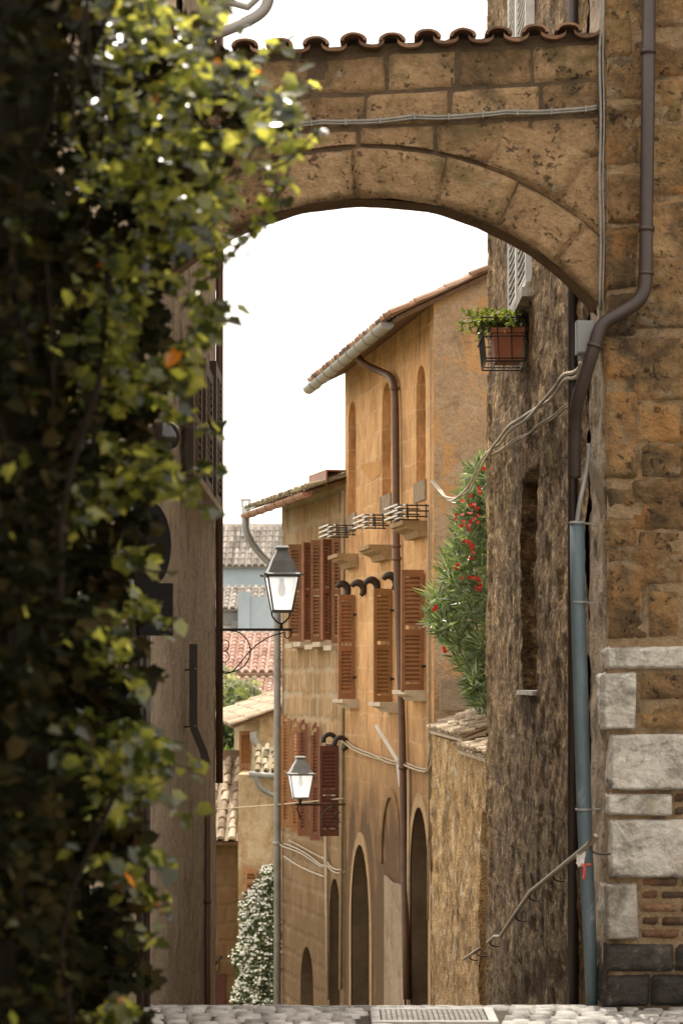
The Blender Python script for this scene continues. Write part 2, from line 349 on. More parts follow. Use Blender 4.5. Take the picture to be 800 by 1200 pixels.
M['glass'] = glass_mat()
M['ivy'] = leafy('ivy_leaf', [(0, (.010, .015, .006)), (.35, (.035, .044, .014)), (.7, (.095, .105, .032)), (.9, (.19, .20, .07)), (.990, (.13, .15, .035)), (.995, (.30, .10, .015)), (1, (.30, .10, .02))], trans=.55, rough=.2, spec=.7, tcol=(5.2, 4.6, 2.4))
M['ivy_shaded'] = leafy('shaded_ivy_leaf', [(0, (.005, .005, .002)), (.6, (.014, .014, .005)), (1, (.045, .032, .012))], trans=.15, rough=.85, spec=.06)  # near-black leaf colour stands in for shade inside the ivy
M['oleander'] = leafy('oleander_leaf', [(0, (.05, .075, .035)), (.6, (.13, .17, .085)), (1, (.30, .34, .21))], trans=.35, rough=.32, spec=.7, tcol=(1.9, 1.9, 1.0))
M['petal'] = leafy('red_petal', [(0, (.36, .015, .012)), (1, (.52, .05, .03))], trans=.3, rough=.6, spec=.2, tcol=(1.3, 1, 1))
M['petal_white'] = leafy('white_petal', [(0, (.78, .76, .66)), (1, (.85, .83, .76))], trans=.3, rough=.6, spec=.2, tcol=(1, 1, 1))
M['jasmine'] = leafy('climber_leaf', [(0, (.022, .042, .014)), (1, (.07, .10, .03))], trans=.3, rough=.4)
M['herb'] = leafy('planter_leaf', [(0, (.06, .09, .025)), (.7, (.14, .18, .05)), (1, (.25, .25, .09))], trans=.4, rough=.4)
M['tree'] = leafy('tree_leaf', [(0, (.05, .075, .035)), (.6, (.10, .135, .06)), (1, (.17, .20, .10))], trans=.3, rough=.6, spec=.2)
M['tree_pale'] = leafy('pale_tree_leaf', [(0, (.15, .17, .12)), (1, (.30, .32, .25))], trans=.3, rough=.6, spec=.2)

# ------------------------------------------------------------------ ground
def zg(Y):
    if Y < 11.55: return 0.0
    if Y < 12.55: return -.5 * .175 * (Y - 11.55) ** 2
    z = -.0875 - .175 * (Y - 12.55)
    if Y < 70: return z
    return max(-14.0, -.0875 - .175 * 57.45 - .06 * (Y - 70))
def road_mat():
    m = stone('cobble_stone', [(.25, (.15, .14, .125)), (.5, (.33, .31, .285)), (.75, (.48, .46, .42))], scale=9, bump=.004, bscale=45, rough=.55, island=.35, spec=.5)
    return m
M['cobble'] = road_mat()
M['joint'] = stone('cobble_joint', [(.3, (.035, .028, .02)), (.7, (.10, .08, .06))], scale=8, bump=.005, bscale=50)
M['earth'] = stone('valley_ground', [(.3, (.10, .10, .05)), (.7, (.25, .22, .13))], scale=.05, bump=.05, bscale=1)

mb = MB()
ys = [-6, -2, 2, 6, 9] + [9 + .25 * i for i in range(1, 22)] + [15, 18, 22, 27, 34, 42, 55, 70, 90, 120, 180, 300, 600, 1200, 3000]
xs = [-1500, -400, -120, -40, -14, -6, -3, -1.2, 0, 1.5, 3, 6, 14, 40, 120, 400, 1500]
vs = [(x, y, zg(y) - .028) for y in ys for x in xs]; nx = len(xs)
mb.add(vs, [(j * nx + i, j * nx + i + 1, (j + 1) * nx + i + 1, (j + 1) * nx + i) for j in range(len(ys) - 1) for i in range(nx - 1)], 0, True)
struct('ground', mb, M['earth'])

# cobbled road: every cobble a domed patch on a bed of joint material
mb = MB()
def road_x(Y):     # street centre and edges: bends gently left downhill
    c = 0.15 if Y < 20 else .15 - .012 * (Y - 20) ** 1.25
    return c - 1.35, c + 1.35
ys = [4 + .5 * i for i in range(14)] + [11 + .2 * i for i in range(12)] + [13.4 + .8 * i for i in range(45)]
bed = []
for y in ys:
    a, b = road_x(y)
    if y < 11.8: a, b = -1.6, 2.6
    bed.append([(a + (b - a) * k / 6, y, zg(y) - .014) for k in range(7)])
for j in range(len(ys) - 1):
    for k in range(6):
        mb.quad(bed[j][k], bed[j][k + 1], bed[j + 1][k + 1], bed[j + 1][k], 1)
def cobble(cx, cy, w, d, hgt, rot):
    vs = []; n = 5
    ca, sa = math.cos(rot), math.sin(rot); sd = R.random() * 40
    for j in range(n):
        for i in range(n):
            u = i / (n - 1) * 2 - 1; v = j / (n - 1) * 2 - 1
            uu = u * (1 - .10 * v * v); vv = v * (1 - .10 * u * u)
            e = max(abs(u), abs(v))
            h = hgt * (1 - .28 * (u * u + v * v) * .5) if e < .99 else -.012
            if e < .99: uu *= 1.45; vv *= 1.45
            x = uu * w / 2; y = vv * d / 2
            h += .004 * nz((x * 30, y * 30, sd))
            X = cx + x * ca - y * sa; Yv = cy + x * sa + y * ca
            vs.append((X, Yv, zg(Yv) + h - .014))
    mb.add(vs, [(j * n + i, j * n + i + 1, (j + 1) * n + i + 1, (j + 1) * n + i) for j in range(n - 1) for i in range(n - 1)], 0, True)
GX0, GX1, GY0, GY1 = .14, .74, 11.36, 11.92
y = 9.4; row = 0
while y < 13.3:
    d = .095 + R.random() * .02
    x = -1.55 + R.random() * .1
    while x < 2.5:
        w = .10 + R.random() * .035
        yy = y + d / 2 + .02 * math.sin(x * 3) + R.uniform(-.008, .008)
        if not (GX0 - .05 < x + w / 2 < GX1 + .05 and GY0 - .05 < yy < GY1 + .05) and not (x + w / 2 > 1.27 and yy > 11.95):
            cobble(x + w / 2, yy, w - .008, d - .008, .016 + R.random() * .008, R.uniform(-.12, .12))
        x += w
    y += d
struct('road', mb, [M['cobble'], M['joint']])

# inlaid grate of small setts with a stone border
g = thing('drain_grate', 'pale rectangular drain grate set flush in the cobbles at the crest of the street', 'grate', ((GX0 + GX1) / 2, (GY0 + GY1) / 2, 0))
mb = MB()
nxg, nyg = 20, 14
for i in range(nxg):
    for j in range(nyg):
        cx = GX0 + .05 + (GX1 - GX0 - .1) * (i + .5) / nxg; cy = GY0 + .05 + (GY1 - GY0 - .1) * (j + .5) / nyg
        mb.box((cx, cy, zg(cy) - .004), ((GX1 - GX0 - .1) / nxg * .86, (GY1 - GY0 - .1) / nyg * .86, .012 + R.random() * .004), bev=.003)
M['grate'] = stone('worn_iron_grey', [(.3, (.13, .12, .11)), (.7, (.27, .255, .235))], scale=9, bump=.003, bscale=40, rough=.6)
mb.build('grid', M['grate'], g)
mb = MB()
for (x0, x1, y0, y1) in ((GX0, GX1, GY0, GY0 + .045), (GX0, GX1, GY1 - .045, GY1), (GX0, GX0 + .045, GY0 + .047, GY1 - .047), (GX1 - .045, GX1, GY0 + .047, GY1 - .047)):
    mb.box(((x0 + x1) / 2, (y0 + y1) / 2, zg((y0 + y1) / 2) - .009), (x1 - x0, y1 - y0, .03), bev=.004)
mb.build('border', M['cobble'], g)

# ------------------------------------------------------------------ masonry stones (one patch per stone, merged into one masonry mesh)
def stone_patch(mb, q, mapf, res=.022, depth=.02, rough=.006, edge=.018, seed=0, mi=0, jit=.006):
    """q: four (a,b) corners ccw in wall coordinates; mapf(a,b,h) -> world point"""
    q = [(a + R.uniform(-jit, jit), b + R.uniform(-jit, jit)) for a, b in q]
    w = max(math.dist(q[0], q[1]), math.dist(q[3], q[2])); h = max(math.dist(q[0], q[3]), math.dist(q[1], q[2]))
    n = max(3, min(40, int(w / res))); m = max(3, min(40, int(h / res)))
    vs = []; sd = R.random() * 90
    tiltu, tiltv = R.uniform(-1, 1) * .009, R.uniform(-1, 1) * .009; base = R.uniform(-.005, .006)
    for j in range(m + 1):
        for i in range(n + 1):
            u = i / n; v = j / m
            a = (q[0][0] * (1 - u) + q[1][0] * u) * (1 - v) + (q[3][0] * (1 - u) + q[2][0] * u) * v
            b = (q[0][1] * (1 - u) + q[1][1] * u) * (1 - v) + (q[3][1] * (1 - u) + q[2][1] * u) * v
            eu = min(u, 1 - u) * w; ev = min(v, 1 - v) * h
            e = min(eu, ev) + .006 * nz((a, b, sd), 14)
            e += .012 * nz((a, b, sd + 3), 26); edge_ = edge * .55
            hh = depth * smooth(-.004, edge_, e) + base + tiltu * (u - .5) * 2 + tiltv * (v - .5) * 2
            hh += rough * fbm((a, b, sd), 9) + rough * .6 * nz((a, b, sd), 30)
            if i in (0, n) or j in (0, m):
                hh = -.012; a += .004 * nz((a, b, sd), 20); b += .004 * nz((b, a, sd), 20)
            vs.append(mapf(a, b, hh))
    W = n + 1
    mb.add(vs, [(j * W + i, j * W + i + 1, (j + 1) * W + i + 1, (j + 1) * W + i) for j in range(m) for i in range(n)], mi, True)

# ------------------------------------------------------------------ the arch
AY = 12.06; AX, AZ, AR = .136, 2.540, 1.481; AXL, AXR = -1.0, 1.296; ATH = .22
def ztop(x): return 4.745 + .055 * (x - .2)
arch = thing('stone_arch', 'brown tuff arch spanning the street from wall to wall, topped with clay tiles', 'arch', (.15, AY + ATH / 2, 3.35))
def mapA(a, b, h):
    r = math.hypot(a - AX, b - AZ)
    if b > AZ and r < AR + .264:
        k = (AR + .264) / max(r, .01); a = AX + (a - AX) * k; b = AZ + (b - AZ) * k
    return Vector((a, AY - h, b))
def mapRing(a, b, h):   # a: angle from vertical, b: radius
    return Vector((AX + math.sin(a / AR) * b, AY - .014 - h, AZ + math.cos(a / AR) * b))
mb = MB()
rows = [4.74, 4.545, 4.375, 4.17, 3.96, 3.74, 3.50, 3.28]
for k in range(len(rows) - 1):
    z1, z0 = rows[k], rows[k + 1]
    x = AXL - .02 - R.random() * .2
    while x < AXR:
        w = R.uniform(.30, .52); x1 = min(x + w, AXR)
        if AXR - x1 < .12: x1 = AXR
        sl = lambda xx: .055 * (xx - .2)
        q = [(x, z0 + sl(x)), (x1, z0 + sl(x1)), (x1, z1 + sl(x1)), (x, z1 + sl(x))]
        xm = (x + x1) / 2; zm = (z0 + z1) / 2
        far = max(math.hypot(a - AX, b - AZ) for a, b in q)
        if far > AR + .32:
            stone_patch(mb, q, mapA, depth=.018 if k else .012, rough=.008, seed=k)
        x = x1
mb.build('masonry', M['tuff'], arch)
mb = MB()
a0 = -math.asin((1.136) / AR) * AR; a1 = math.asin((AXR - AX) / (AR + .02)) * AR
a = a0
while a < a1 - .05:
    w = R.uniform(.27, .42)
    b = a + w
    if a1 - b < .2: b = a1
    stone_patch(mb, [(a, AR), (b, AR), (b, AR + .245), (a, AR + .245)], mapRing, depth=.022, rough=.007, edge=.014)
    a = b
for t0, t1 in ((20, 33), (33, 46), (46, 57)):
    stone_patch(mb, [(rad(t0) * AR, AR + .25), (rad(t1) * AR, AR + .25), (rad(t1) * AR, AR + .50 + .02 * (t0 % 3)), (rad(t0) * AR, AR + .50)], mapRing, depth=.020, rough=.01, edge=.016)
mb.build('voussoir_ring', M['tuff'], arch)
mb = MB()       # core: front mortar, underside, back, top
nseg = 48
for i in range(nseg):
    x0 = AXL + (AXR - AXL) * i / nseg; x1 = AXL + (AXR - AXL) * (i + 1) / nseg
    zi = lambda x: AZ + math.sqrt(max(0, AR ** 2 - (x - AX) ** 2))
    f0, f1 = Vector((x0, AY, zi(x0))), Vector((x1, AY, zi(x1)))
    t0, t1 = Vector((x0, AY, ztop(x0))), Vector((x1, AY, ztop(x1)))
    D = Vector((0, ATH, 0))
    mb.quad(f0, f1, t1, t0); mb.quad(f1 + D, f0 + D, t0 + D, t1 + D); mb.quad(t0, t1, t1 + D, t0 + D)
mb.build('core', M['mortar'], arch)
mb = MB(); W = 9
vs = []
for i in range(61):
    an = a0 / AR + (a1 - a0) / AR * i / 60
    for j in range(W):
        yy = AY - .03 + (ATH + .03) * j / (W - 1)
        r = AR - .004 - .010 * fbm((an * 1.4, yy, 3.3), 4) - (0.006 if j in (0,) else 0)
        vs.append((AX + math.sin(an) * r, yy, AZ + math.cos(an) * r))
mb.add(vs, [(i * W + j, i * W + j + 1, (i + 1) * W + j + 1, (i + 1) * W + j) for i in range(60) for j in range(W - 1)], 0, True)
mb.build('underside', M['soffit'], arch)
# wavy clay coping: alternating cover and channel tiles with real thickness, two rows in depth
mb = MB()
pitch = .178; x = -1.02; k = 0
while x < 1.20:
    for rowi in range(2):
        ox = R.uniform(-.012, .012); oy = R.uniform(-.02, .02); tl = R.uniform(-.02, .02)
        n = 12; y0 = AY - .085 + oy + rowi * .30; y1 = y0 + .36
        for (cxo, rr, sgn, zofs) in ((0, .068, 1, .040), (pitch / 2, .062, -1, .044)):
            vs = []
            for j, yy in enumerate((y0, y0 + .12, y1)):
                taper = 1.0 - .12 * (j / 2)
                zz0 = ztop(x) + zofs + rowi * .03 + .10 * (yy - y0) + tl * (j - 1) * .3
                for sh in (0, -.017):
                    for i in range(n + 1):
                        t = PI * i / n
                        r2 = (rr + (sh if sgn > 0 else 0) - (sh if sgn < 0 else 0) * 0) * taper
                        if sgn > 0:
                            px = x + ox + cxo + math.cos(t) * r2; pz = zz0 + math.sin(t) * r2 * .60
                        else:
                            r2 = rr * taper
                            px = x + ox + cxo + math.cos(t) * r2; pz = zz0 - math.sin(t) * r2 * .46 + sh + .006
                        pz += .003 * nz((px, yy, k), 20)
                        vs.append((px, yy, pz))
            L = 2 * (n + 1); fs = []
            for j in range(2):
                for i in range(n):
                    p0 = j * L + i; fs.append((p0, p0 + 1, p0 + 1 + L, p0 + L))
                    p0 = j * L + n + 1 + i; fs.append((p0 + L, p0 + 1 + L, p0 + 1, p0))
            for j in (0, 2):
                for i in range(n):
                    p0 = j * L + i; fs.append((p0, p0 + n + 1, p0 + n + 2, p0 + 1) if j == 0 else (p0 + 1, p0 + n + 2, p0 + n + 1, p0))
            for i in (0, n):
                for j in range(2):
                    p0 = j * L + i; fs.append((p0, p0 + L, p0 + L + n + 1, p0 + n + 1))
            mb.add(vs, fs, 0, False)
    x += pitch * R.uniform(.97, 1.03); k += 1
mb.build('tile_coping', M['tile_arch'], arch)
mb = MB()       # mortar bedding under the tiles
for i in range(24):
    x0 = AXL + (AXR - AXL) * i / 24; x1 = AXL + (AXR - AXL) * (i + 1) / 24
    mb.obox((x0, AY + .01, ztop(x0) - .01), Vector((x1 - x0, 0, ztop(x1) - ztop(x0))), Vector((0, ATH - .02, 0)), Vector((0, 0, .055)))
mb.build('bedding', M['mortar'], arch)

# cable strung across the arch, clipped to the stones
pts = []
for i in range(41):
    t = i / 40; x = -1.0 + 2.27 * t
    z = P(290 + 410 * (x + .46) / 1.74, 148 - 22 * (x + .46) / 1.74, AY).z
    pts.append((x, AY - .045 - .004 * math.sin(i * 1.7), z + .006 * nz((i * .4, 0, 0)) - .012 * math.sin(PI * ((t * 5) % 1))))
c = thing('cable', 'thin grey cable running level across the face of the arch', 'cable', pts[20])
mb = MB(); mb.tube(pts, .0075, 6); mb.tube([(p[0], p[1] - .004, p[2] - .014) for p in pts], .0045, 6); mb.build('strand', M['cable'], c)
for i in range(3, 41, 3):
    mb = MB(); mb.box((pts[i][0], pts[i][1] + .012, pts[i][2] - .005), (.008, .05, .032)); mb.build('clip', M['cable'], c)
pts = [P(703 + .8 * math.sin(k * 1.1), y, AY - .062) for k, y in enumerate(range(-40, 365, 25))]
c = thing('cable', 'grey cable dropping vertically along the joint between arch and corner pier', 'cable', pts[-1])
mb = MB(); mb.tube(pts, .0065, 6); mb.tube([p + Vector((.016, 0, .004)) for p in pts], .004, 6); mb.build('strand', M['cable'], c)

# ------------------------------------------------------------------ corner pier at right
PX, PY = 1.313, 12.0
def zp(y): return CZ + (HY - y) * PY / FPX
def xp(x): return (x - 400) * PY / FPX
pier = thing('corner_building', 'brown tuff corner building with white limestone quoins beside the arch', 'building', (PX + .8, PY + .4, 0))
def mapP(a, b, h): return Vector((a, PY - h, b))
def mapPs(a, b, h): return Vector((PX - h, a, b))
mb = MB()
for (xa, xb, cuts) in ((709, 752, [-60, 66, 118, 200, 262, 340, 395, 452, 566, 600, 640, 664, 752]), (752, 806, [-60, 40, 92, 150, 236, 300, 388, 470, 520, 560, 625, 690, 752]),
                       (806, 880, [-60, 70, 150, 210, 300, 360, 440, 500, 570, 650, 700, 752]), (880, 960, [-60, 40, 130, 200, 280, 360, 430, 510, 590, 660, 752]), (960, 1050, [-60, 70, 150, 230, 300, 380, 450, 520, 600, 680, 752])):
    for k in range(len(cuts) - 1):
        z1, z0 = zp(cuts[k] + R.uniform(-5, 5) * (k > 0)), zp(cuts[k + 1] + R.uniform(-5, 5) * (k < len(cuts) - 2))
        e0, e1 = (0 if xa == 709 else R.uniform(-14, 10)), R.uniform(-10, 14)
        stone_patch(mb, [(xp(xa + e0), z0 + .01), (xp(xb + e1) - .01, z0 + .01), (xp(xb + e1) - .01, z1), (xp(xa + e0), z1)], mapP, depth=R.uniform(.008, .016), rough=.016, edge=.03, jit=.010)
mb.build('masonry', M['tuff_warm'], pier)
mb = MB()       # lower courses of brick between the white stones
def bricks(x0, x1, y0, y1, bh=.058, bw=.2):
    z = zp(y1); r = 0
    while z < zp(y0) - .02:
        x = x0 - (bw / 2 if r % 2 else 0)
        while x < x1:
            xa, xb = max(x, x0), min(x + bw, x1)
            if xb - xa > .03: stone_patch(mb, [(xa, z + .005), (xb - .008, z + .005), (xb - .008, z + bh), (xa, z + bh)], mapP, depth=.014, rough=.006, edge=.01, jit=.004, res=.016)
            x += bw
        z += bh + .006; r += 1
bricks(xp(750), xp(1050), 1034, 1102); bricks(xp(802), xp(1050), 930, 1030); bricks(xp(748), xp(1050), 753, 756); bricks(xp(789), xp(805), 930, 958)
mb.build('brickwork', M['brick'], pier)
mb = MB()
for (x0, x1, y0, y1) in ((748, 812, 788, 822), (746, 830, 823, 857), (812, 900, 788, 857), (900, 1050, 757, 857), (802, 1050, 860, 928)):
    stone_patch(mb, [(xp(x0), zp(y1)), (xp(x1), zp(y1)), (xp(x1), zp(y0)), (xp(x0), zp(y0))], mapP, depth=.012, rough=.01, edge=.02)
mb.build('rubble_fill', M['tuff_warm'], pier)
qs = [(709, 812, 757, 785, .035), (704, 745, 788, 856, .05), (713, 828, 860, 926, .045), (710, 788, 929, 957, .035), (713, 822, 961, 1030, .05), (708, 748, 1034, 1102, .045)]
for (x0, x1, y0, y1, dp) in qs:
    mb = MB()
    q = [(xp(x0), zp(y1)), (xp(x1), zp(y1)), (xp(x1), zp(y0)), (xp(x0), zp(y0))]
    stone_patch(mb, q, mapP, depth=dp, rough=.012, edge=.013, res=.011)
    dd = R.uniform(.18, .32)
    lo, hi = PY - dp + .012, PY + dd
    xo = xp(x0)
    def mq(a, b, h, xo=xo): return Vector((xo + .012 - h * .9, a, b))
    stone_patch(mb, [(hi, zp(y1)), (lo, zp(y1)), (lo, zp(y0)), (hi, zp(y0))], mq, depth=.014, rough=.006, edge=.02, res=.016, jit=.003)
    mb.build('quoin_stone', M['limestone'], pier)
mb = MB()
for (x0, x1, y0, y1) in ((706, 790, 1106, 1140), (707, 762, 1142, 1181), (790, 890, 1106, 1140), (762, 860, 1142, 1181), (890, 1050, 1106, 1140), (860, 1050, 1142, 1181)):
    stone_patch(mb, [(xp(x0), zp(y1)), (xp(x1), zp(y1)), (xp(x1), zp(y0)), (xp(x0), zp(y0))], mapP, depth=.035, rough=.014, edge=.03)
stone_patch(mb, [(PY + .5, zp(1181)), (PY - .03, zp(1181)), (PY - .03, zp(1106)), (PY + .5, zp(1106))], lambda a, b, h: Vector((xp(707) - h, a, b)), depth=.01, rough=.014, edge=.03)
mb.build('plinth', M['darkstone'], pier)
mb = MB()       # body and plastered left return
mb.obox((PX + .004, PY + .002, -.3), Vector((2.6, 0, 0)), Vector((0, .70, 0)), Vector((0, 0, 9.3)))
mb.build('core', M['mortar_pier'], pier)
M['return'] = stone('grey_return_render', [(.25, (.14, .10, .065)), (.5, (.30, .235, .165)), (.75, (.44, .37, .28))], scale=4, bump=.02, bscale=22, fine=70, pits=.5, blotch=[((.22, .13, .06), 3, .56, .66, .7)])
mb = MB(); nu, nv = 18, 260; vs = []
for j in range(nv + 1):
    z = -.05 + 9.0 * j / nv
    for i in range(nu + 1):
        yy = PY + .0 + .69 * i / nu
        e = smooth(0, .05, i / nu * .69)
        vs.append((PX - .012 * e + .012 * (1 - e) - .014 * fbm((yy, z, 1.7), 5) - .006 * nz((yy, z, 0), 22), yy, z))
W = nu + 1
mb.add(vs, [(j * W + i + 1, j * W + i, (j + 1) * W + i, (j + 1) * W + i + 1) for j in range(nv) for i in range(nu)], 0, True)
mb.build('return_wall', M['return'], pier)

# ------------------------------------------------------------------ wall planes
class Wall:
    """vertical wall from A (near) to B (far); street side is to the left of the direction"""
    def __init__(s, A, B, flip=False):
        s.A = Vector(A); s.B = Vector(B); s.L = (s.B - s.A).length
        s.d = (s.B - s.A) / s.L; s.n = Vector((-s.d.y, s.d.x)) * (-1 if flip else 1)
    def p(s, a, z, off=0.0):
        q = s.A + s.d * a + s.n * off
        return Vector((q.x, q.y, z))
    def hit(s, x, y, off=0.0):
        """place on the wall seen in direction (x, y): returns (along, height)"""
        k = (x - 400) / FPX; A = s.A + s.n * off
        a = (k * A.y - A.x) / (s.d.x - k * s.d.y)
        Y = A.y + a * s.d.y
        return a, CZ + (HY - y) * Y / FPX
    def at(s, x, y, off=0.0):
        a, z = s.hit(x, y, off); return s.p(a, z, off)
    @property
    def d3(s): return Vector((s.d.x, s.d.y, 0))
    @property
    def n3(s): return Vector((s.n.x, s.n.y, 0))

def rough_wall(mb, w, a0, a1, z0, z1, da, dz, disp, smooth_=True):
    nu = max(2, int((a1 - a0) / da)); nv = max(2, int((z1 - z0) / dz)); vs = []; uv = []
    for j in range(nv + 1):
        for i in range(nu + 1):
            a = a0 + (a1 - a0) * i / nu; z = z0 + (z1 - z0) * j / nv
            vs.append(w.p(a, z, disp(a, z))); uv.append((a, z))
    W = nu + 1
    fs = [(j * W + i, (j + 1) * W + i, (j + 1) * W + i + 1, j * W + i + 1) for j in range(nv) for i in range(nu)]
    # outward orientation check
    p = vs
    nn = (Vector(p[fs[0][1]]) - Vector(p[fs[0][0]])).cross(Vector(p[fs[0][2]]) - Vector(p[fs[0][0]]))
    if nn.dot(w.n3) < 0: fs = [f[::-1] for f in fs]
    mb.add(vs, fs, 0, smooth_, uv)

def holed_wall(mb, w, outline, holes, depth, mi=0, back_mi=1, back=True, deep=()):
    """flat wall with openings; outline/holes are lists of (along, height)"""
    polys = [[Vector((a, z, 0)) for a, z in outline]] + [[Vector((a, z, 0)) for a, z in h] for h in holes]
    tris = tessellate_polygon(polys)
    flat = [q for pl in polys for q in pl]
    vs = [w.p(q.x, q.y) for q in flat]; fs = []
    for t in tris:
        a, b, c = (vs[i] for i in t)
        fs.append(tuple(t) if (b - a).cross(c - a).dot(w.n3) > 0 else tuple(t)[::-1])
    mb.add(vs, fs, mi, False, [(q.x, q.y) for q in flat])
    depth0, mi0, bm0 = depth, mi, back_mi
    for hi_, h in enumerate(holes):
        depth, mi, back_mi = (.42, 2, 2) if hi_ in deep else (depth0, mi0, bm0)
        for i in range(len(h)):
            p, q = h[i], h[(i + 1) % len(h)]
            mb.quad(w.p(*p), w.p(*q), w.p(q[0], q[1], -depth), w.p(p[0], p[1], -depth), mi, [(p[0], p[1]), (q[0], q[1]), (q[0] + depth, q[1]), (p[0] + depth, p[1])])
        if back:
            cx = sum(q[0] for q in h) / len(h); cz = sum(q[1] for q in h) / len(h)
            mb.add([w.p(q[0], q[1], -depth) for q in h], [tuple(range(len(h)))], back_mi, False, [(q[0], q[1]) for q in h])
def arched(a0, a1, z0, z1, n=8, pointed=0.0):
    c = (a0 + a1) / 2; r = (a1 - a0) / 2; h = [(a0, z0), (a1, z0)]
    rise = r * (1 + pointed)
    for i in range(n + 1):
        t = PI * i / n
        h.append((c + r * math.cos(t), z1 - rise + rise * math.sin(t)))
    return h

def coppi(mb, O, u, v, nrm, nu, nv, pitch, row, jit=1.0, seg=5, mi=0):
    """barrel tile roof: O eave corner, u along the eave, v up the slope"""
    r = pitch * .36
    for i in range(nu):
        for j in range(nv):
            b = O + u * (i + .5) * pitch + v * j * row + u * R.uniform(-.012, .012) * jit + v * R.uniform(-.03, .03) * jit * (1 if j else .5)
            lift = R.uniform(0, .012) * jit; sk = R.uniform(-.02, .02) * jit
            vs = []
            for (tt, sc, hz) in ((0, 1.0, .035), (row * 1.12, .82, .012)):
                for k in range(seg + 1):
                    t = PI * k / seg
                    vs.append(b + v * tt + u * (math.cos(t) * r * sc + sk * tt) + nrm * (math.sin(t) * r * .85 * sc + hz + lift))
            n = seg + 1
            fs = [(k, k + 1, n + k + 1, n + k) for k in range(seg)] + [tuple(range(n))[::-1]]
            mb.add(vs, fs, mi, False)
    # channel tiles seen between the covers
    for i in range(nu + 1):
        b = O + u * i * pitch
        vs = []
        for tt in (0, nv * row):
            for k in range(4):
                t = k / 3 * 2 - 1
                vs.append(b + v * tt + u * t * pitch * .34 + nrm * (.002 + .02 * t * t))
        mb.add(vs, [(k, k + 1, k + 5, k + 4) for k in range(3)], mi, False)

def shutter(parent, hinge, e, z0, z1, w, mat, thick=.035, slats=None, arch_top=False, name='shutter', label=None, mid=.46, nrm=None):
    """one louvred leaf: hinge (x,y), e = horizontal unit direction of the leaf"""
    mb = MB(); e = Vector((e[0], e[1], 0)).normalized(); nn = Vector((-e.y, e.x, 0)); up = Vector((0, 0, 1))
    o = Vector((hinge[0], hinge[1], z0)) - nn * thick / 2; H = z1 - z0; st = max(.045, w * .14)
    zt = H
    mb.obox(o, e * st, nn * thick, up * H)
    mb.obox(o + e * (w - st), e * st, nn * thick, up * (H - (w * .9 if arch_top else 0)))
    for zz, hh in ((0, .10), (H * mid, .075)):
        mb.obox(o + e * st + up * zz + nn * .003, e * (w - 2 * st), nn * (thick - .006), up * hh)
    if arch_top:
        prev = None
        for k in range(7):
            t = PI / 2 * k / 6
            c = o + e * (st + (w - 1.5 * st) * math.sin(t)) + up * (H - w * .9 + w * .82 * math.cos(t))
            if prev is not None: mb.obox(prev + nn * .003, c - prev, nn * (thick - .006), up * .08)
            prev = c
    else: mb.obox(o + e * st + up * (H - .085) + nn * .003, e * (w - 2 * st), nn * (thick - .006), up * .085)
    pit = .052
    z = .11
    while z < H - .10:
        if not (H * mid - .03 < z < H * mid + .07):
            ww = w - 2 * st
            if arch_top and z > H - w * .9:
                ww = max(.02, (w - 1.5 * st) * math.sqrt(max(0, 1 - ((z - (H - w * .9)) / (w * .82)) ** 2)))
            a = o + e * st + up * z
            mb.obox(a + up * .044 + nn * .002, e * ww, (nn * (thick - .004) - up * .044), up * .008)
        z += pit
    ob = mb.build(name, mat, parent)
    if label: ob['label'] = label
    return ob

# ------------------------------------------------------------------ rear right house (grazing brown wall)
WR = Wall((1.29, 12.69), (1.285, 20.95))
rb = thing('street_house', 'tall house with rough brown weathered render rising just behind the arch', 'building', (2.4, 16.8, -1.6))
sl0, sz0 = WR.hit(628, 560); sl1, sz1 = WR.hit(610, 810)
SA0, SA1, SZ0, SZ1 = WR.hit(629, 800)[0], WR.hit(611, 800)[0], 1.545, 3.02
def dispR(a, z):
    d = .016 * fbm((a, z, 0), 1.3, 1) + .018 * fbm((a, z, 4), 5, 2) + .012 * nz((a, z, 2), 14)
    d += .012 * smooth(.1, .3, nz((a, z * .6, 9), 2.1))
    if SA0 < a < SA1 and SZ0 < z < SZ1: d = -.22
    if a > 7.9: d += .02
    return d
mb = MB(); rough_wall(mb, WR, 0, WR.L, -2.2, 9.2, .045, .03, dispR); mb.build('wall', M['wall_right'], rb)
mb = MB()
mb.obox((1.55, 12.71, -2.3), Vector((4, 0, 0)), Vector((0, 8.23, 0)), Vector((0, 0, 11.4)))
mb.quad((1.27, 20.945, -2.2), (1.56, 20.945, -2.2), (1.56, 20.945, 9.2), (1.27, 20.945, 9.2))
mb.build('core', M['wall_right'], rb)
mb = MB(); pa = WR.p(SA0 - .05, SZ0 - .03, -.20)
mb.obox(pa, WR.d3 * (SA1 - SA0 + .1), WR.n3 * .235, Vector((0, 0, .03))); mb.build('sill', M['limestone'], rb)
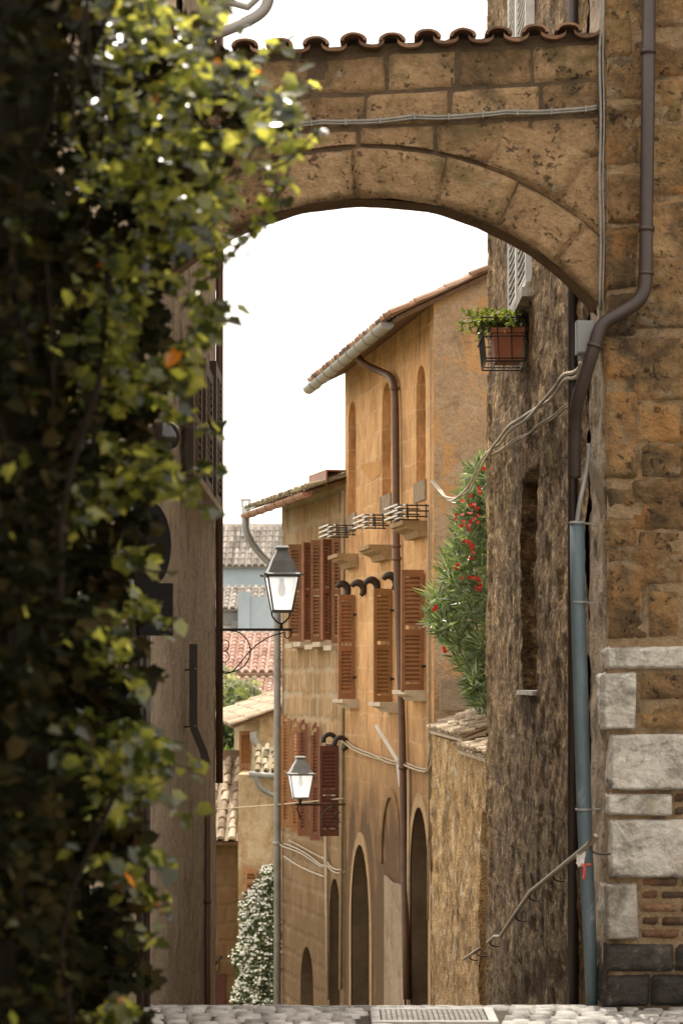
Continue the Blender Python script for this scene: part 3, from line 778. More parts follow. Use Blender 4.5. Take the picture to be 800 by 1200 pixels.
# white louvred window above the planter
wa0, wa1 = WR.hit(626, 300)[0], WR.hit(604, 300)[0]
mb = MB()
z0w, z1w = 4.28, 6.75
mb.obox(WR.p(wa0, z0w, .0), WR.d3 * .06, WR.n3 * .06, Vector((0, 0, z1w - z0w))); mb.obox(WR.p(wa1 - .06, z0w, .0), WR.d3 * .06, WR.n3 * .06, Vector((0, 0, z1w - z0w)))
mid = (wa0 + wa1) / 2
mb.obox(WR.p(mid - .06, z0w, .0), WR.d3 * .12, WR.n3 * .065, Vector((0, 0, z1w - z0w)))
for zz in (z0w, z1w - .08, (z0w + z1w) / 2): mb.obox(WR.p(wa0 + .06, zz, .002), WR.d3 * (wa1 - wa0 - .12), WR.n3 * .05, Vector((0, 0, .08)))
z = z0w + .09
while z < z1w - .1:
    mb.obox(WR.p(wa0 + .06, z, .0), WR.d3 * (wa1 - wa0 - .12), WR.n3 * .055 - Vector((0, 0, .035)), Vector((0, 0, .01))); z += .055
wn = mb.build('window_shutter', M['shutter_white'], rb)
mb = MB(); mb.obox(WR.p(wa0 - .08, 4.17, -.02), WR.d3 * (wa1 - wa0 + .16), WR.n3 * .11, Vector((0, 0, .06))); mb.build('window_sill', M['limestone'], wn)
# flat brown downpipe near the arch
mb = MB()
px0 = WR.p(.40, -.3, .035); mb.tube([(px0.x, px0.y, -.3), (px0.x, px0.y, 3.0), (px0.x - .004, px0.y, 9.0)], .030, 12)
mb.build('downpipe', M['pipe_brown'], rb)

# ------------------------------------------------------------------ big bent downpipe on the pier
def smooth_path(pts, it=2):
    pts = [Vector(p) for p in pts]
    for _ in range(it):
        q = [pts[0]]
        for a, b in zip(pts, pts[1:]): q += [a * .75 + b * .25, a * .25 + b * .75]
        q.append(pts[-1]); pts = q
    return pts
dp = thing('downpipe', 'dark brown downpipe bending off the pier and running into a blue-grey sleeve', 'pipe', (1.24, 11.93, 0))
Y0 = 11.915
pp = [P(761, -60, Y0), P(758.5, 150, Y0), P(757, 250, Y0), P(756.5, 318, Y0), P(754, 350, Y0), P(725, 368, Y0), P(703, 380, Y0), P(695, 410, Y0), P(676, 470, Y0 + .08), P(673, 495, Y0 + .14), P(673, 560, Y0 + .2)]
path = smooth_path(pp[:2], 0) + smooth_path(pp[2:], 2)
mb = MB(); mb.tube(path, .034, 14)
mb.build('pipe', M['pipe_brown'], dp)
for (x, y) in ((757.3, 268), (759, 60)):
    mb = MB(); c = P(x, y, Y0); mb.tube([c - Vector((0, 0, .012)), c + Vector((0, 0, .012))], .040, 14); mb.build('collar', M['pipe_brown'], dp)
for a, b in ((P(757, 318, Y0), P(757, 322, Y0)), (P(697, 403, Y0), P(695.7, 407, Y0)), (P(673.2, 500, Y0 + .15), P(673.2, 506, Y0 + .15))): 
    mb = MB(); mb.tube([a, b], .038, 14); mb.build('collar', M['pipe_brown'], dp)
mb = MB()
YB = 12.13
mb.tube([P(676, 611, YB), P(677, 700, YB), P(680, 800, YB), P(684, 950, YB), P(690, 1080, YB), P(693.5, 1182, YB)], [.037, .037, .037, .037, .034, .030], 14)
mb.build('sleeve', M['pipe_blue'], dp)
for (x, y) in ((676.2, 613), (678.5, 706), (683.5, 949)):
    mb = MB(); c = P(x, y, YB); mb.tube([c - Vector((0, 0, .006)), c + Vector((0, 0, .006))], .042, 14)
    mb.box((c.x + .05, YB + .03, c.z), (.10, .012, .008)); mb.build('clamp', M['pipe_grey'], dp)
cb = smooth_path([P(690, 520, YB), P(688, 545, YB), P(683, 570, YB - .03), P(679, 590, YB - .03), P(676, 612, YB - .02)], 2)
mb = MB(); mb.tube(cb, .012, 8); tag(mb.build('conduit', M['pipe_grey']), 'thin grey conduit feeding into the top of the blue-grey pipe sleeve', 'conduit')

# junction box and cables
jb = thing('junction_box', 'grey electrical junction box mounted beside the bend of the brown downpipe', 'box', P(686, 415, 12.02))
mb = MB(); c = P(685, 396, 12.03); mb.box((c.x, c.y, c.z), (.092, .07, .168), bev=.006); mb.build('body', M['box_grey'], jb)
mb = MB(); mb.box((c.x, c.y - .038, c.z + .002), (.084, .012, .158), bev=.004); mb.build('lid', M['box_grey'], jb)
for dx in (-.025, .02):
    mb = MB(); mb.tube([(c.x + dx, c.y, c.z - .08), (c.x + dx, c.y, c.z - .115)], .012, 8); mb.build('gland', M['box_grey'], jb)

def cable(name, label, pts, r, mat, strands=1, it=2, sw=.02, cat='cable'):
    pts = smooth_path(pts, it)
    mb = MB()
    for s in range(strands):
        q = []
        for i, p in enumerate(pts):
            an = s * 2 * PI / max(1, strands) + i * .21 + .6 * math.sin(i * .37)
            o = Vector((math.cos(an), .3 * math.sin(an), math.sin(an))) * (sw if strands > 1 else 0)
            q.append(p + o)
        mb.tube(q, r, 6)
    return tag(mb.build(name, mat), label, cat)
OW = Wall((1.075, 28.2), (.05, 34.5))
p0 = P(683, 424, 12.0)
cable('cable', 'bundle of pale cables drooping from the grey box towards the ochre house corner',
      [p0, P(676, 440, 12.2), WR.at(660, 440, .05), WR.at(648, 462, .05), WR.at(630, 478, .06), WR.at(612, 492, .06), WR.at(597, 500, .06), WR.at(585, 518, .08), WR.at(577, 525, .10),
       P(566, 537, 21.4), P(556, 560, 21.9), P(548, 575, 22.3), P(532, 586, 23.2), P(522, 584, 25.0), P(515, 574, 27.0), OW.at(506.5, 564, .03)], .011, M['cable_pale'], 2, 2, .014)
cable('cable', 'thin lower cable sagging along the brown wall below the cable bundle',
      [P(683, 470, 12.2), WR.at(664, 474, .03), WR.at(650, 488, .03), WR.at(635, 496, .03), WR.at(618, 510, .03), WR.at(604, 514, .03), WR.at(590, 527, .03), WR.at(577, 533, .03)], .007, M['cable_tan'], 2, 2, .007)

# planter in an iron basket under the white window
pc = Vector((1.16, 16.95, 0)); zb = P(600, 428, 16.95).z
rk = thing('planter_basket', 'black iron basket fixed to the brown wall beneath the white louvred window', 'basket', (pc.x, pc.y, zb))
mb = MB()
bx0, bx1, by0, by1 = 1.00, 1.27, 16.72, 17.22; zt = zb + .30
for zz, rr in ((zb, .006), (zb + .02, .005), (zt, .007), (zb + .17, .005)):
    sp = 1.0 if zz < zb + .1 else 1.0
    c4 = [(bx0, by0, zz), (bx1, by0, zz), (bx1, by1, zz), (bx0, by1, zz), (bx0, by0, zz)]
    if zz > zb + .1: c4 = [(bx0 - .03, by0 - .02, zz), (bx1, by0 - .02, zz), (bx1, by1 + .02, zz), (bx0 - .03, by1 + .02, zz), (bx0 - .03, by0 - .02, zz)]
    for a, b in zip(c4, c4[1:]): mb.tube([a, b], rr, 5)
for i in range(4):
    t = i / 3; x = bx0 + (bx1 - bx0) * t
    mb.tube([(x, by0, zb), (x - .03 * (1 - t), by0 - .02, zt)], .0045, 5)
for i in range(6):
    t = i / 5; yv = by0 + (by1 - by0) * t
    mb.tube([(bx0, yv, zb), (bx0 - .03, yv, zt)], .0045, 5)
for i in range(5):
    x = bx0 + (bx1 - bx0) * i / 4; mb.tube([(x, by0, zb), (x, by1, zb)], .0045, 5)
mb.build('cage', M['iron'], rk)
pt = thing('flower_pot', 'square terracotta pot standing in the black iron basket', 'pot', (pc.x + .02, pc.y, zb + .012))
mb = MB()
def frustum(mb, cx, cy, z0, z1, a0, b0, a1, b1, mi=0):
    vs = [(cx - a0, cy - b0, z0), (cx + a0, cy - b0, z0), (cx + a0, cy + b0, z0), (cx - a0, cy + b0, z0), (cx - a1, cy - b1, z1), (cx + a1, cy - b1, z1), (cx + a1, cy + b1, z1), (cx - a1, cy + b1, z1)]
    mb.add(vs, [(0, 3, 2, 1), (4, 5, 6, 7), (0, 1, 5, 4), (1, 2, 6, 5), (2, 3, 7, 6), (3, 0, 4, 7)], mi)
frustum(mb, 1.155, 16.9, zb + .012, zb + .20, .088, .14, .105, .16); mb.build('body', M['terracotta'], pt)
mb = MB(); frustum(mb, 1.155, 16.9, zb + .20, zb + .235, .115, .17, .118, .173); mb.build('rim', M['terracotta'], pt)
mb = MB(); frustum(mb, 1.155, 16.9, zb + .235, zb + .24, .10, .155, .10, .155); mb.build('soil', M['soil'], pt)

def leaf(mb, c, d, nrm, L, W, curl=.15, mi=0, shape='lance'):
    """one leaf: base c, direction d, facing nrm"""
    d = d.normalized(); s = d.cross(nrm)
    if s.length < 1e-4: s = d.orthogonal()
    s.normalize(); nn = s.cross(d).normalized()
    if shape == 'lance':
        vs = [c, c + d * L * .4 + s * W * .5 - nn * curl * L * .1, c + d * L * .45 + nn * .02 * L, c + d * L * .4 - s * W * .5 - nn * curl * L * .1, c + d * L - nn * curl * L]
        fs = [(0, 1, 2), (0, 2, 3), (1, 4, 2), (2, 4, 3)]
    elif shape == 'ivy':
        o = [(0, 0), (.42, -.08), (.44, .20), (.56, .42), (.36, .64), (0, 1.0), (-.36, .64), (-.56, .42), (-.44, .20), (-.42, -.08)]
        o = [(a + R.uniform(-.05, .05), b + R.uniform(-.05, .05)) for a, b in o]
        m0 = c + d * L * .38 - nn * L * .05
        vs = [c + s * a * W + d * b * L + nn * (abs(a) * .22 * W - max(0, b - .4) * curl * L) for a, b in o] + [m0]
        fs = [(i, (i + 1) % 10, 10) for i in range(10)]
    else:   # oval
        vs = [c]; k = 6
        for i in range(1, k):
            t = i / k; wd = math.sin(PI * t) * W * .5
            vs += [c + d * L * t + s * wd - nn * curl * L * t * t, c + d * L * t - s * wd - nn * curl * L * t * t]
        vs.append(c + d * L - nn * curl * L); fs = [(0, 1, 2)]
        for i in range(k - 2): a = 1 + 2 * i; fs.append((a, a + 2, a + 3, a + 1))
        fs.append((len(vs) - 3, len(vs) - 1, len(vs) - 2))
    mb.add(vs, fs, mi, True)
def rv(): 
    while True:
        v = Vector((R.uniform(-1, 1), R.uniform(-1, 1), R.uniform(-1, 1)))
        if .05 < v.length < 1: return v.normalized()
pl = thing('potted_plant', 'pale green trailing plant spilling out of the terracotta pot', 'plant', (1.155, 16.9, zb + .24))
mb = MB(); st_ = []
for i in range(90):
    b = Vector((1.155 + R.uniform(-.1, .09), 16.9 + R.uniform(-.16, .15), zb + .235))
    d = Vector((R.uniform(-1.0, .35), R.uniform(-.8, .6), R.uniform(.25, 1.3))).normalized(); L = R.uniform(.12, .34) * (1.3 if d.x < -.3 else 1)
    q = [b + d * L * t + Vector((-.03, 0, -.30 * L)) * t * t * 1.6 for t in (0, .33, .66, 1)]
    ms = MB(); ms.tube(q, .0025, 4); st_.append(ms)
    for k in range(16):
        t = R.uniform(.2, 1); p = b + d * L * t + Vector((-.03, 0, -.30 * L)) * t * t * 1.6
        leaf(mb, p, rv() + Vector((0, -.3, .2)), rv(), R.uniform(.025, .05), R.uniform(.014, .026), shape='oval')
mb.build('foliage', M['herb'], pl); [m_.build('stem', M['herb'], pl) for m_ in st_[::3]]

# ------------------------------------------------------------------ handrails on the right wall
def rail(label, pts, brackets, w, off, r=.014):
    h = thing('handrail', label, 'handrail', pts[-1])
    mb = MB(); mb.tube(pts, r, 10); mb.build('rail', M['rail_steel'], h)
    for p in brackets:
        mb = MB(); p = Vector(p)
        mb.tube(smooth_path([p, p - Vector((0, 0, .03)), p - Vector((0, 0, .045)) - w.n3 * off * .4, p - Vector((0, 0, .045)) - w.n3 * (off + .02)], 1), .006, 6)
        mb.build('bracket', M['iron'], h)
off = .075
W2 = Wall((1.29, 11.0), (1.285, 20.95))
HP = [W2.at(698, 981, off + .05), W2.at(690, 990, off + .03), W2.at(622, 1045, off), W2.at(603, 1072, off), W2.at(586, 1098, off), W2.at(579, 1098, off), W2.at(571, 1105, off)]
rail('long worn steel handrail kinking downhill along the rough brown wall', HP, [W2.at(692, 990, off + .03), W2.at(648, 1024, off), W2.at(620, 1048, off), W2.at(604, 1072, off), W2.at(574, 1103, off)], WR, off)
LW = Wall((1.285, 20.96), (1.03, 27.6))
rail('short dark handrail stub on the low garden wall', [LW.at(561, 1113, .08), LW.at(553, 1118, .08), LW.at(544, 1124, .08)], [LW.at(558, 1115, .08), LW.at(550, 1120, .08)], LW, .08, .016)
rg = thing('ribbon', 'white rag with a red ribbon tied around the blue-grey pipe', 'rag', P(681, 1010, 12.08))
mb = MB()
def cloth(mb, c, w, h, seed):
    vs = []; n = 6
    for j in range(n + 1):
        for i in range(n + 1):
            u = i / n - .5; v = j / n
            vs.append((c.x + u * w * (1 - .5 * v) + .012 * nz((u, v, seed), 4), c.y - .012 * math.sin(u * 9 + v * 3), c.z - v * h + .01 * nz((u, v, seed + 5), 5)))
    mb.add(vs, [(j * (n + 1) + i, j * (n + 1) + i + 1, (j + 1) * (n + 1) + i + 1, (j + 1) * (n + 1) + i) for j in range(n) for i in range(n)], 0, True)
cloth(mb, P(680, 998, 12.06), .055, .075, 1); mb.build('rag', M['rag_white'], rg)
mb = MB(); cloth(mb, P(684, 1012, 12.055), .022, .08, 3); c = P(685.5, 1013, YB); mb.tube([c - Vector((0, 0, .006)), c + Vector((0, 0, .006))], .040, 12); mb.build('ribbon_tail', M['rag_pink'], rg)

# ------------------------------------------------------------------ left house
WL = Wall((-1.0, 9.6), (-1.0, 19.2), flip=True)
lb = thing('street_house', 'tall brown rendered house in shade whose corner edges the sky, beside the ivy', 'building', (-2.5, 13.6, -1))
def dispL(a, z):
    return .012 * fbm((a, z, 0), .9, 3) + .008 * fbm((a, z, 2), 5, 5) + .004 * nz((a * .7, z, 1), 22)
mb = MB(); rough_wall(mb, WL, 0, 5.6, -2.0, 4.6, .07, .035, dispL); rough_wall(mb, WL, 5.6, WL.L, -2.0, 7.3, .07, .035, dispL)
mb.build('wall', M['wall_left'], lb)
mb = MB()
mb.obox((-6, 9.6, -2.2), Vector((4.96, 0, 0)), Vector((0, 5.6, 0)), Vector((0, 0, 6.8))); mb.obox((-6, 15.203, -2.2), Vector((4.96, 0, 0)), Vector((0, 3.99, 0)), Vector((0, 0, 9.5)))
mb.quad((-1.04, 19.195, -2.2), (-1.0, 19.2, -2.2), (-1.0, 19.2, 7.3), (-1.04, 19.195, 7.3))
mb.build('core', M['wall_left'], lb)
mb = MB()
mb.obox((-6.2, 15.1, 7.3), Vector((5.22, 0, 0)), Vector((0, 4.2, 0)), Vector((0, 0, .14))); mb.obox((-6.2, 9.5, 4.604), Vector((5.22, 0, 0)), Vector((0, 5.69, 0)), Vector((0, 0, .12))); mb.build('eave', M['woodeave'], lb)
# corner downpipe
mb = MB(); zc0 = P(255, 918, 19.1).z
mb.tube([(-.965, 19.12, zc0), (-.965, 19.12, 3), (-.962, 19.12, 7.25)], .029, 12); mb.build('downpipe', M['pipe_rust'], lb)
mb = MB(); a_, z_ = WL.hit(243, 955, .03); mb.tube([WL.p(a_, z_, .03), WL.p(a_, -2.0, .03)], .022, 10); mb.tube([WL.p(a_, .0, .03), WL.p(a_, .03, .03)], .028, 10)
mb.build('downpipe', M['pipe_rust'], lb)
for xx in (164, 172):
    mb = MB(); a_, _ = WL.hit(xx, 600, .03); mb.tube([WL.p(a_, -.1, .03), WL.p(a_, 2.65 if xx == 172 else 3.2, .03)], .018, 10)
    mb.build('conduit', M['pipe_brown'], lb)
# shutters flat on the wall, seen edge on
for (xa, xb, yt, yb) in ((221, 232, 425, 563), (236, 245, 430, 580), (248.5, 256, 432, 596)):
    a0_, _ = WL.hit(xa, 600, .05); a1_, _ = WL.hit(xb, 600, .05)
    zt_ = WL.hit((xa + xb) / 2, yt, .05)[1]; zb_ = WL.hit((xa + xb) / 2, yb, .05)[1]
    h = WL.p(a0_, 0, .055)
    shutter(lb, (h.x, h.y), WL.d3, zb_, zt_, a1_ - a0_, M['shutter_dark'], thick=.05)
mb = MB(); a0_, z0_ = WL.hit(218, 600)[0], 2.98; mb.obox(WL.p(a0_, 2.90, -.02), WL.d3 * (19.2 - 9.6 - a0_ - .35), WL.n3 * .10, Vector((0, 0, .05))); mb.build('window_sill', M['pale_sill'], lb)
# gutter elbow at the roof corner above the arch
mb = MB()
mb.tube(smooth_path([P(322, -90, 13), P(318, -30, 13), P(315, 2, 13), P(306, 16, 13), P(285, 27, 13), P(245, 43, 13), WL.at(205, 62, .03)], 2), .030, 12)
mb.tube([P(200, -22, 13), P(255, -2, 13), P(290, 8, 13), P(330, -30, 13)], .02, 8)
mb.build('gutter_elbow', M['gutter_zinc'], lb)

# signs on the left, seen almost edge on
SGY = 11.4
sg = thing('round_sign', 'black round sign seen obliquely, fixed to the left wall above the square one', 'sign', P(170, 690, SGY))
mb = MB(); cs = P(171, 638, SGY); ax = Vector((.83, .56, 0)).normalized(); upv = Vector((0, 0, 1)); nn = ax.cross(upv)
vs = []; n = 40; rs = 53 * SGY / FPX
for off_ in (-.008, .008):
    for k in range(n):
        t = 2 * PI * k / n; vs.append(cs + ax * math.cos(t) * rs * .62 + upv * math.sin(t) * rs + nn * off_)
mb.add(vs, [tuple(range(n)), tuple(range(n, 2 * n))[::-1]] + [(k, k + n, (k + 1) % n + n, (k + 1) % n) for k in range(n)])
mb.build('plate', M['sign_black'], sg)
mb = MB(); mb.tube([cs - ax * .05 + nn * -.03 + upv * .35, cs - ax * .05 + nn * -.03 - upv * .75], .02, 10); mb.build('post', M['pipe_brown'], sg)
sg = thing('square_sign', 'black square sign below the round one on the left wall', 'sign', P(172, 740, SGY))
mb = MB(); c0 = P(170, 745, SGY) - ax * .04; mb.obox(c0, ax * .185, nn * .012, upv * .25); mb.build('plate', M['sign_black'], sg)
mb = MB(); mb.tube([c0 + ax * .02 - nn * .02, c0 + ax * .02 - nn * .02 + upv * .2], .012, 8); mb.build('bracket', M['iron'], sg)
# dark rounded fixture and grey box behind the ivy
fx = thing('wall_lamp', 'glossy black domed wall lamp half hidden by the ivy', 'lamp', P(175, 520, 11.3))
c = P(192, 512, 11.3); mb = MB()
M['gloss_black'] = simple('gloss_black', (.012, .011, .010), rough=.12, spec=.6)
mb.lathe((c.x, c.y, c.z), [(.006, .075), (.04, .068), (.066, .045), (.078, .01), (.078, -.01), (.062, -.045), (.03, -.062), (.004, -.066)], 20); mb.build('dome', M['gloss_black'], fx)
mb = MB(); mb.tube([(c.x, c.y, c.z + .02), (-1.0, c.y + .05, c.z + .03)], .016, 8); mb.build('arm', M['iron'], fx)
bxx = thing('meter_box', 'narrow grey metal box on the left wall behind the ivy', 'box', P(150, 575, 10.8))
c = P(154, 555, 10.8); mb = MB(); mb.box((c.x, c.y, c.z), (.06, .10, .15), bev=.006); mb.build('body', M['box_grey'], bxx)
mb = MB(); mb.tube([(c.x, c.y, c.z - .07), (c.x, c.y, c.z - .6)], .012, 8); mb.build('conduit', M['pipe_grey'], bxx)
# bent black flat bar
bb = thing('iron_bar', 'black flat iron bar with bent foot held off the left wall by two brackets', 'bar', WL.at(238, 895, .05))
def flat(mb, pts, w, t, wv, tv):
    for a, b in zip(pts, pts[1:]):
        mb.obox(Vector(a) - wv * w / 2 - tv * t / 2, Vector(b) - Vector(a), wv * w, tv * t)
mb = MB()
q = [Vector((-.925, 15.3, WL.hit(227, 755)[1]))]
YQ = 15.3; q = [P(226.5, 755, YQ), P(226.5, 852, YQ), P(233, 868, YQ), P(239, 882, YQ), P(242, 897, YQ)]
flat(mb, q, .05, .03, Vector((1, 0, 0)), Vector((0, 1, 0))); mb.build('bar', M['iron'], bb)
for yy in (785, 852):
    mb = MB(); c = P(226, yy, YQ); mb.tube([(c.x + .02, c.y - .02, c.z + .006), (-1.02, c.y + .1, c.z - .004)], .007, 6); mb.build('bracket', M['rail_steel'], bb)

# ------------------------------------------------------------------ lanterns
def lantern(root, c, H, wtop, wbot):
    """square lantern: c = bottom centre of the glass, H glass height, half widths"""
    rot = Matrix.Rotation(rad(8), 3, 'Z')
    def ring(w, z): return [Vector(c) + rot @ Vector((sx * w, sy * w, z)) for sx, sy in ((-1, -1), (1, -1), (1, 1), (-1, 1))]
    def loft(mb, secs):
        vs = [p for w, z in secs for p in ring(w, z)]
        fs = [(i * 4 + k, i * 4 + (k + 1) % 4, (i + 1) * 4 + (k + 1) % 4, (i + 1) * 4 + k) for i in range(len(secs) - 1) for k in range(4)]
        fs += [(3, 2, 1, 0), tuple(range(len(vs) - 4, len(vs)))]
        mb.add(vs, fs)
    mb = MB(); b0 = ring(wbot, 0); b1 = ring(wtop, H)
    for k in range(4): mb.tube([b0[k], b1[k]], .008, 6)
    for k in range(4): mb.tube([b0[k], b0[(k + 1) % 4]], .008, 6); mb.tube([b1[k], b1[(k + 1) % 4]], .009, 6)
    loft(mb, [(wbot * 1.02, -.016), (wbot * 1.02, -.004)])
    mb.build('frame', M['lamp_metal'], root)
    mb = MB(); i0 = ring(wbot - .003, .002); i1 = ring(wtop - .003, H - .002)
    for k in range(4): mb.quad(i0[k], i0[(k + 1) % 4], i1[(k + 1) % 4], i1[k])
    mb.build('glass', M['glass'], root)
    mb = MB(); ww = wtop
    loft(mb, [(ww * 1.13, H + .004), (ww * 1.13, H + .016), (ww * .98, H + .03), (ww * .80, H + .078), (ww * .66, H + .125), (ww * .40, H + .185), (ww * .36, H + .20), (ww * .36, H + .215), (ww * .46, H + .218), (ww * .46, H + .228), (ww * .30, H + .245)])
    for k in range(4):
        p = ring(ww * 1.17, H + .012)[k]; mb.box((p.x, p.y, p.z), (.03, .03, .02), bev=.004)
    rf = mb.build('roof', M['lamp_metal'], root)
    mb = MB(); mb.lathe((c[0], c[1], c[2] + H - .16), [(.010, 0), (.028, .02), (.034, .055), (.026, .09), (.014, .11)], 14); mb.build('bulb', M['bulb'], root)
    mb = MB(); mb.lathe((c[0], c[1], c[2] + H - .05), [(.018, 0), (.02, .045)], 12); mb.build('socket', M['iron'], root)
def scroll(mb, c, ux, uz, r0, r1, a0, a1, rr, n=26):
    pts = []
    for i in range(n + 1):
        t = i / n; a = a0 + (a1 - a0) * t; r = r0 + (r1 - r0) * t
        pts.append(c + ux * math.cos(a) * r + uz * math.sin(a) * r)
    mb.tube(pts, rr, 6)
L1Y = 19.1
l1 = thing('street_lantern', 'large grey square lantern on a scrolled bracket reaching out from the left house', 'street lamp', P(258, 738, L1Y), 'wall lanterns along the street')
cb_ = P(330, 716, L1Y)
lantern(l1, (cb_.x, cb_.y, cb_.z), .272, .122, .074)
mb = MB(); X1 = Vector((1, 0, 0)); Z1 = Vector((0, 0, 1))
pA, pB = P(252, 738, L1Y), P(342, 738, L1Y)
mb.obox(pA + Vector((0, -.012, -.010)), pB - pA, Vector((0, .024, 0)), Vector((0, 0, .020)))
u = L1Y / FPX
mb.tube(smooth_path([P(318, 716, L1Y), P(319, 724, L1Y), P(329, 733, L1Y), P(339, 724, L1Y), P(340, 716, L1Y)], 2), .007, 6)
mb.tube([P(329.5, 738, L1Y), P(329.5, 731, L1Y)], .012, 8)
# scrolls below the bar
scroll(mb, P(269, 762, L1Y), X1, Z1, 24 * u * .95, 26 * u, rad(95), rad(-110), .0055)
mb.tube(smooth_path([P(258, 788, L1Y), P(270, 790, L1Y), P(281, 778, L1Y), P(293, 762, L1Y), P(312, 747, L1Y), P(334, 741, L1Y)], 2), .0055, 6)
scroll(mb, P(262, 755, L1Y), X1, Z1, 3 * u, 8 * u, rad(200), rad(-90), .0045); scroll(mb, P(262, 771, L1Y), X1, Z1, 8 * u, 3 * u, rad(90), rad(-200), .0045)
scroll(mb, P(336, 744, L1Y), X1, Z1, 6 * u, 2 * u, rad(60), rad(-230), .005)
mb.obox(P(257, 800, L1Y) + Vector((-.03, -.01, 0)), Vector((.02, 0, 0)), Vector((0, .02, 0)), Vector((0, 0, .44)))
mb.build('bracket', M['iron'], l1)

l2Y = 31.6
l2 = thing('street_lantern', 'smaller white-glassed lantern on a bracket in front of the maroon shutter', 'street lamp', OW.at(403, 943, .0), 'wall lanterns along the street')
cb_ = P(352, 935, l2Y)
lantern(l2, (cb_.x, cb_.y, cb_.z), .30, .148, .10)
mb = MB(); pB = P(404, 943, 34.2); pA = P(347, 943, l2Y)
mb.tube([pA, pB], .016, 8); mb.tube([P(351, 943, l2Y), P(352, 936, l2Y)], .02, 8)
mb.tube([P(352, 960, l2Y), P(348, 948, l2Y), P(352, 940, l2Y)], .012, 6)
u = 34 / FPX
scroll(mb, P(392, 960, 33.6), X1, Z1, 14 * u, 14 * u, rad(90), rad(270), .012); scroll(mb, P(396, 957, 33.8), X1, Z1, 5 * u, 3 * u, rad(60), rad(300), .01); scroll(mb, P(396, 968, 33.8), X1, Z1, 5 * u, 3 * u, rad(60), rad(300), .01)
mb.build('bracket', M['iron'], l2)

# ------------------------------------------------------------------ street houses (facade on the street, end wall towards us)
class House:
    def __init__(s, root, w, z0, ze, ov, pitch, D, verge=.12):
        s.root, s.w, s.z0, s.ze, s.ov, s.t, s.D, s.verge = root, w, z0, ze, ov, math.tan(rad(pitch)), D, verge
        s.zw = ze + ov * s.t            # wall top at the facade
    def L(s, a, q, z): return s.w.p(a, z, -q)
    def facade(s, holes, depth, mats, deep=()):
        mb = MB(); holed_wall(mb, s.w, [(0, s.z0), (s.w.L, s.z0), (s.w.L, s.zw), (0, s.zw)], holes, depth, deep=deep)
        return mb.build('wall', mats, s.root)
    def ends(s, mat, name='end_wall', near_holes=None):
        for a, sg in ((0, 1), (s.w.L, -1)):
            mb = MB(); pts = [(0, s.z0), (s.D, s.z0), (s.D, s.zw + s.D * s.t), (0, s.zw)]
            vs = [s.L(a, q, z) for q, z in pts]
            mb.add(vs, [(0, 1, 2, 3) if sg > 0 else (3, 2, 1, 0)], 0, False, pts)
            mb.build(name, mat, s.root)
        mb = MB(); mb.quad(s.L(0, s.D, s.z0), s.L(s.w.L, s.D, s.z0), s.L(s.w.L, s.D, s.zw + s.D * s.t), s.L(0, s.D, s.zw + s.D * s.t)); mb.build('back_wall', mat, s.root)
    def roof(s, mat, pitch=.21, row=.36, under=None, a0=None, a1=None, seg=5):
        a0 = -s.verge if a0 is None else a0; a1 = s.w.L + s.verge if a1 is None else a1
        O = s.L(a0, -s.ov, s.ze); E = s.L(a1, -s.ov, s.ze); u = (E - O); LL = u.length; u.normalize()
        v = (s.L(a0, s.D, s.ze + (s.D + s.ov) * s.t) - O); VL = v.length; v.normalize()
        nrm = u.cross(v).normalized()
        if nrm.z < 0: nrm = -nrm
        mb = MB(); mb.obox(O - nrm * .03, u * LL, v * VL, nrm * .05); 
        deck = mb.build('roof', under or M['woodeave'], s.root)
        mb = MB(); coppi(mb, O + nrm * .03 - v * .06, u, v, nrm, int(LL / pitch), int(VL / row), pitch, row, seg=seg)
        mb.build('tiles', mat, deck)
        return deck
    def gutter(s, mat, r=.075, a0=None, a1=None):
        a0 = -s.verge * .5 if a0 is None else a0; a1 = s.w.L + s.verge if a1 is None else a1
        mb = MB(); n = 8; vs = []
        A, B = s.L(a0, -s.ov - r * .7, s.ze - .01), s.L(a1, -s.ov - r * .7, s.ze - .03); N_ = s.w.n3
        k = max(2, int((B - A).length / .62))
        for i in range(k + 1):
            for sh in (0, .012):
                for j in range(n + 1):
                    t = PI * j / n
                    vs.append(A.lerp(B, i / k) + N_ * math.cos(t) * (r - sh) - Vector((0, 0, 1)) * math.sin(t) * (r - sh))
        Lr = 2 * (n + 1); fs = []
        for i in range(k):
            for j in range(n):
                p = i * Lr + j; fs.append((p, p + 1, p + 1 + Lr, p + Lr)); p += n + 1; fs.append((p, p + Lr, p + 1 + Lr, p + 1))
            for j in (0, n): p = i * Lr + j; fs.append((p, p + Lr, p + Lr + n + 1, p + n + 1))
        for i in (0, k):
            fs.append(tuple(i * Lr + j for j in range(n + 1)))
        mb.add(vs, fs, 0, False)
        for i in range(1, k):
            c = A.lerp(B, i / k)
            mb.tube([c + N_ * math.cos(PI * j / n) * (r + .006) - Vector((0, 0, 1)) * math.sin(PI * j / n) * (r + .006) for j in range(n + 1)], .005, 4)
        return mb.build('gutter', mat, s.root)

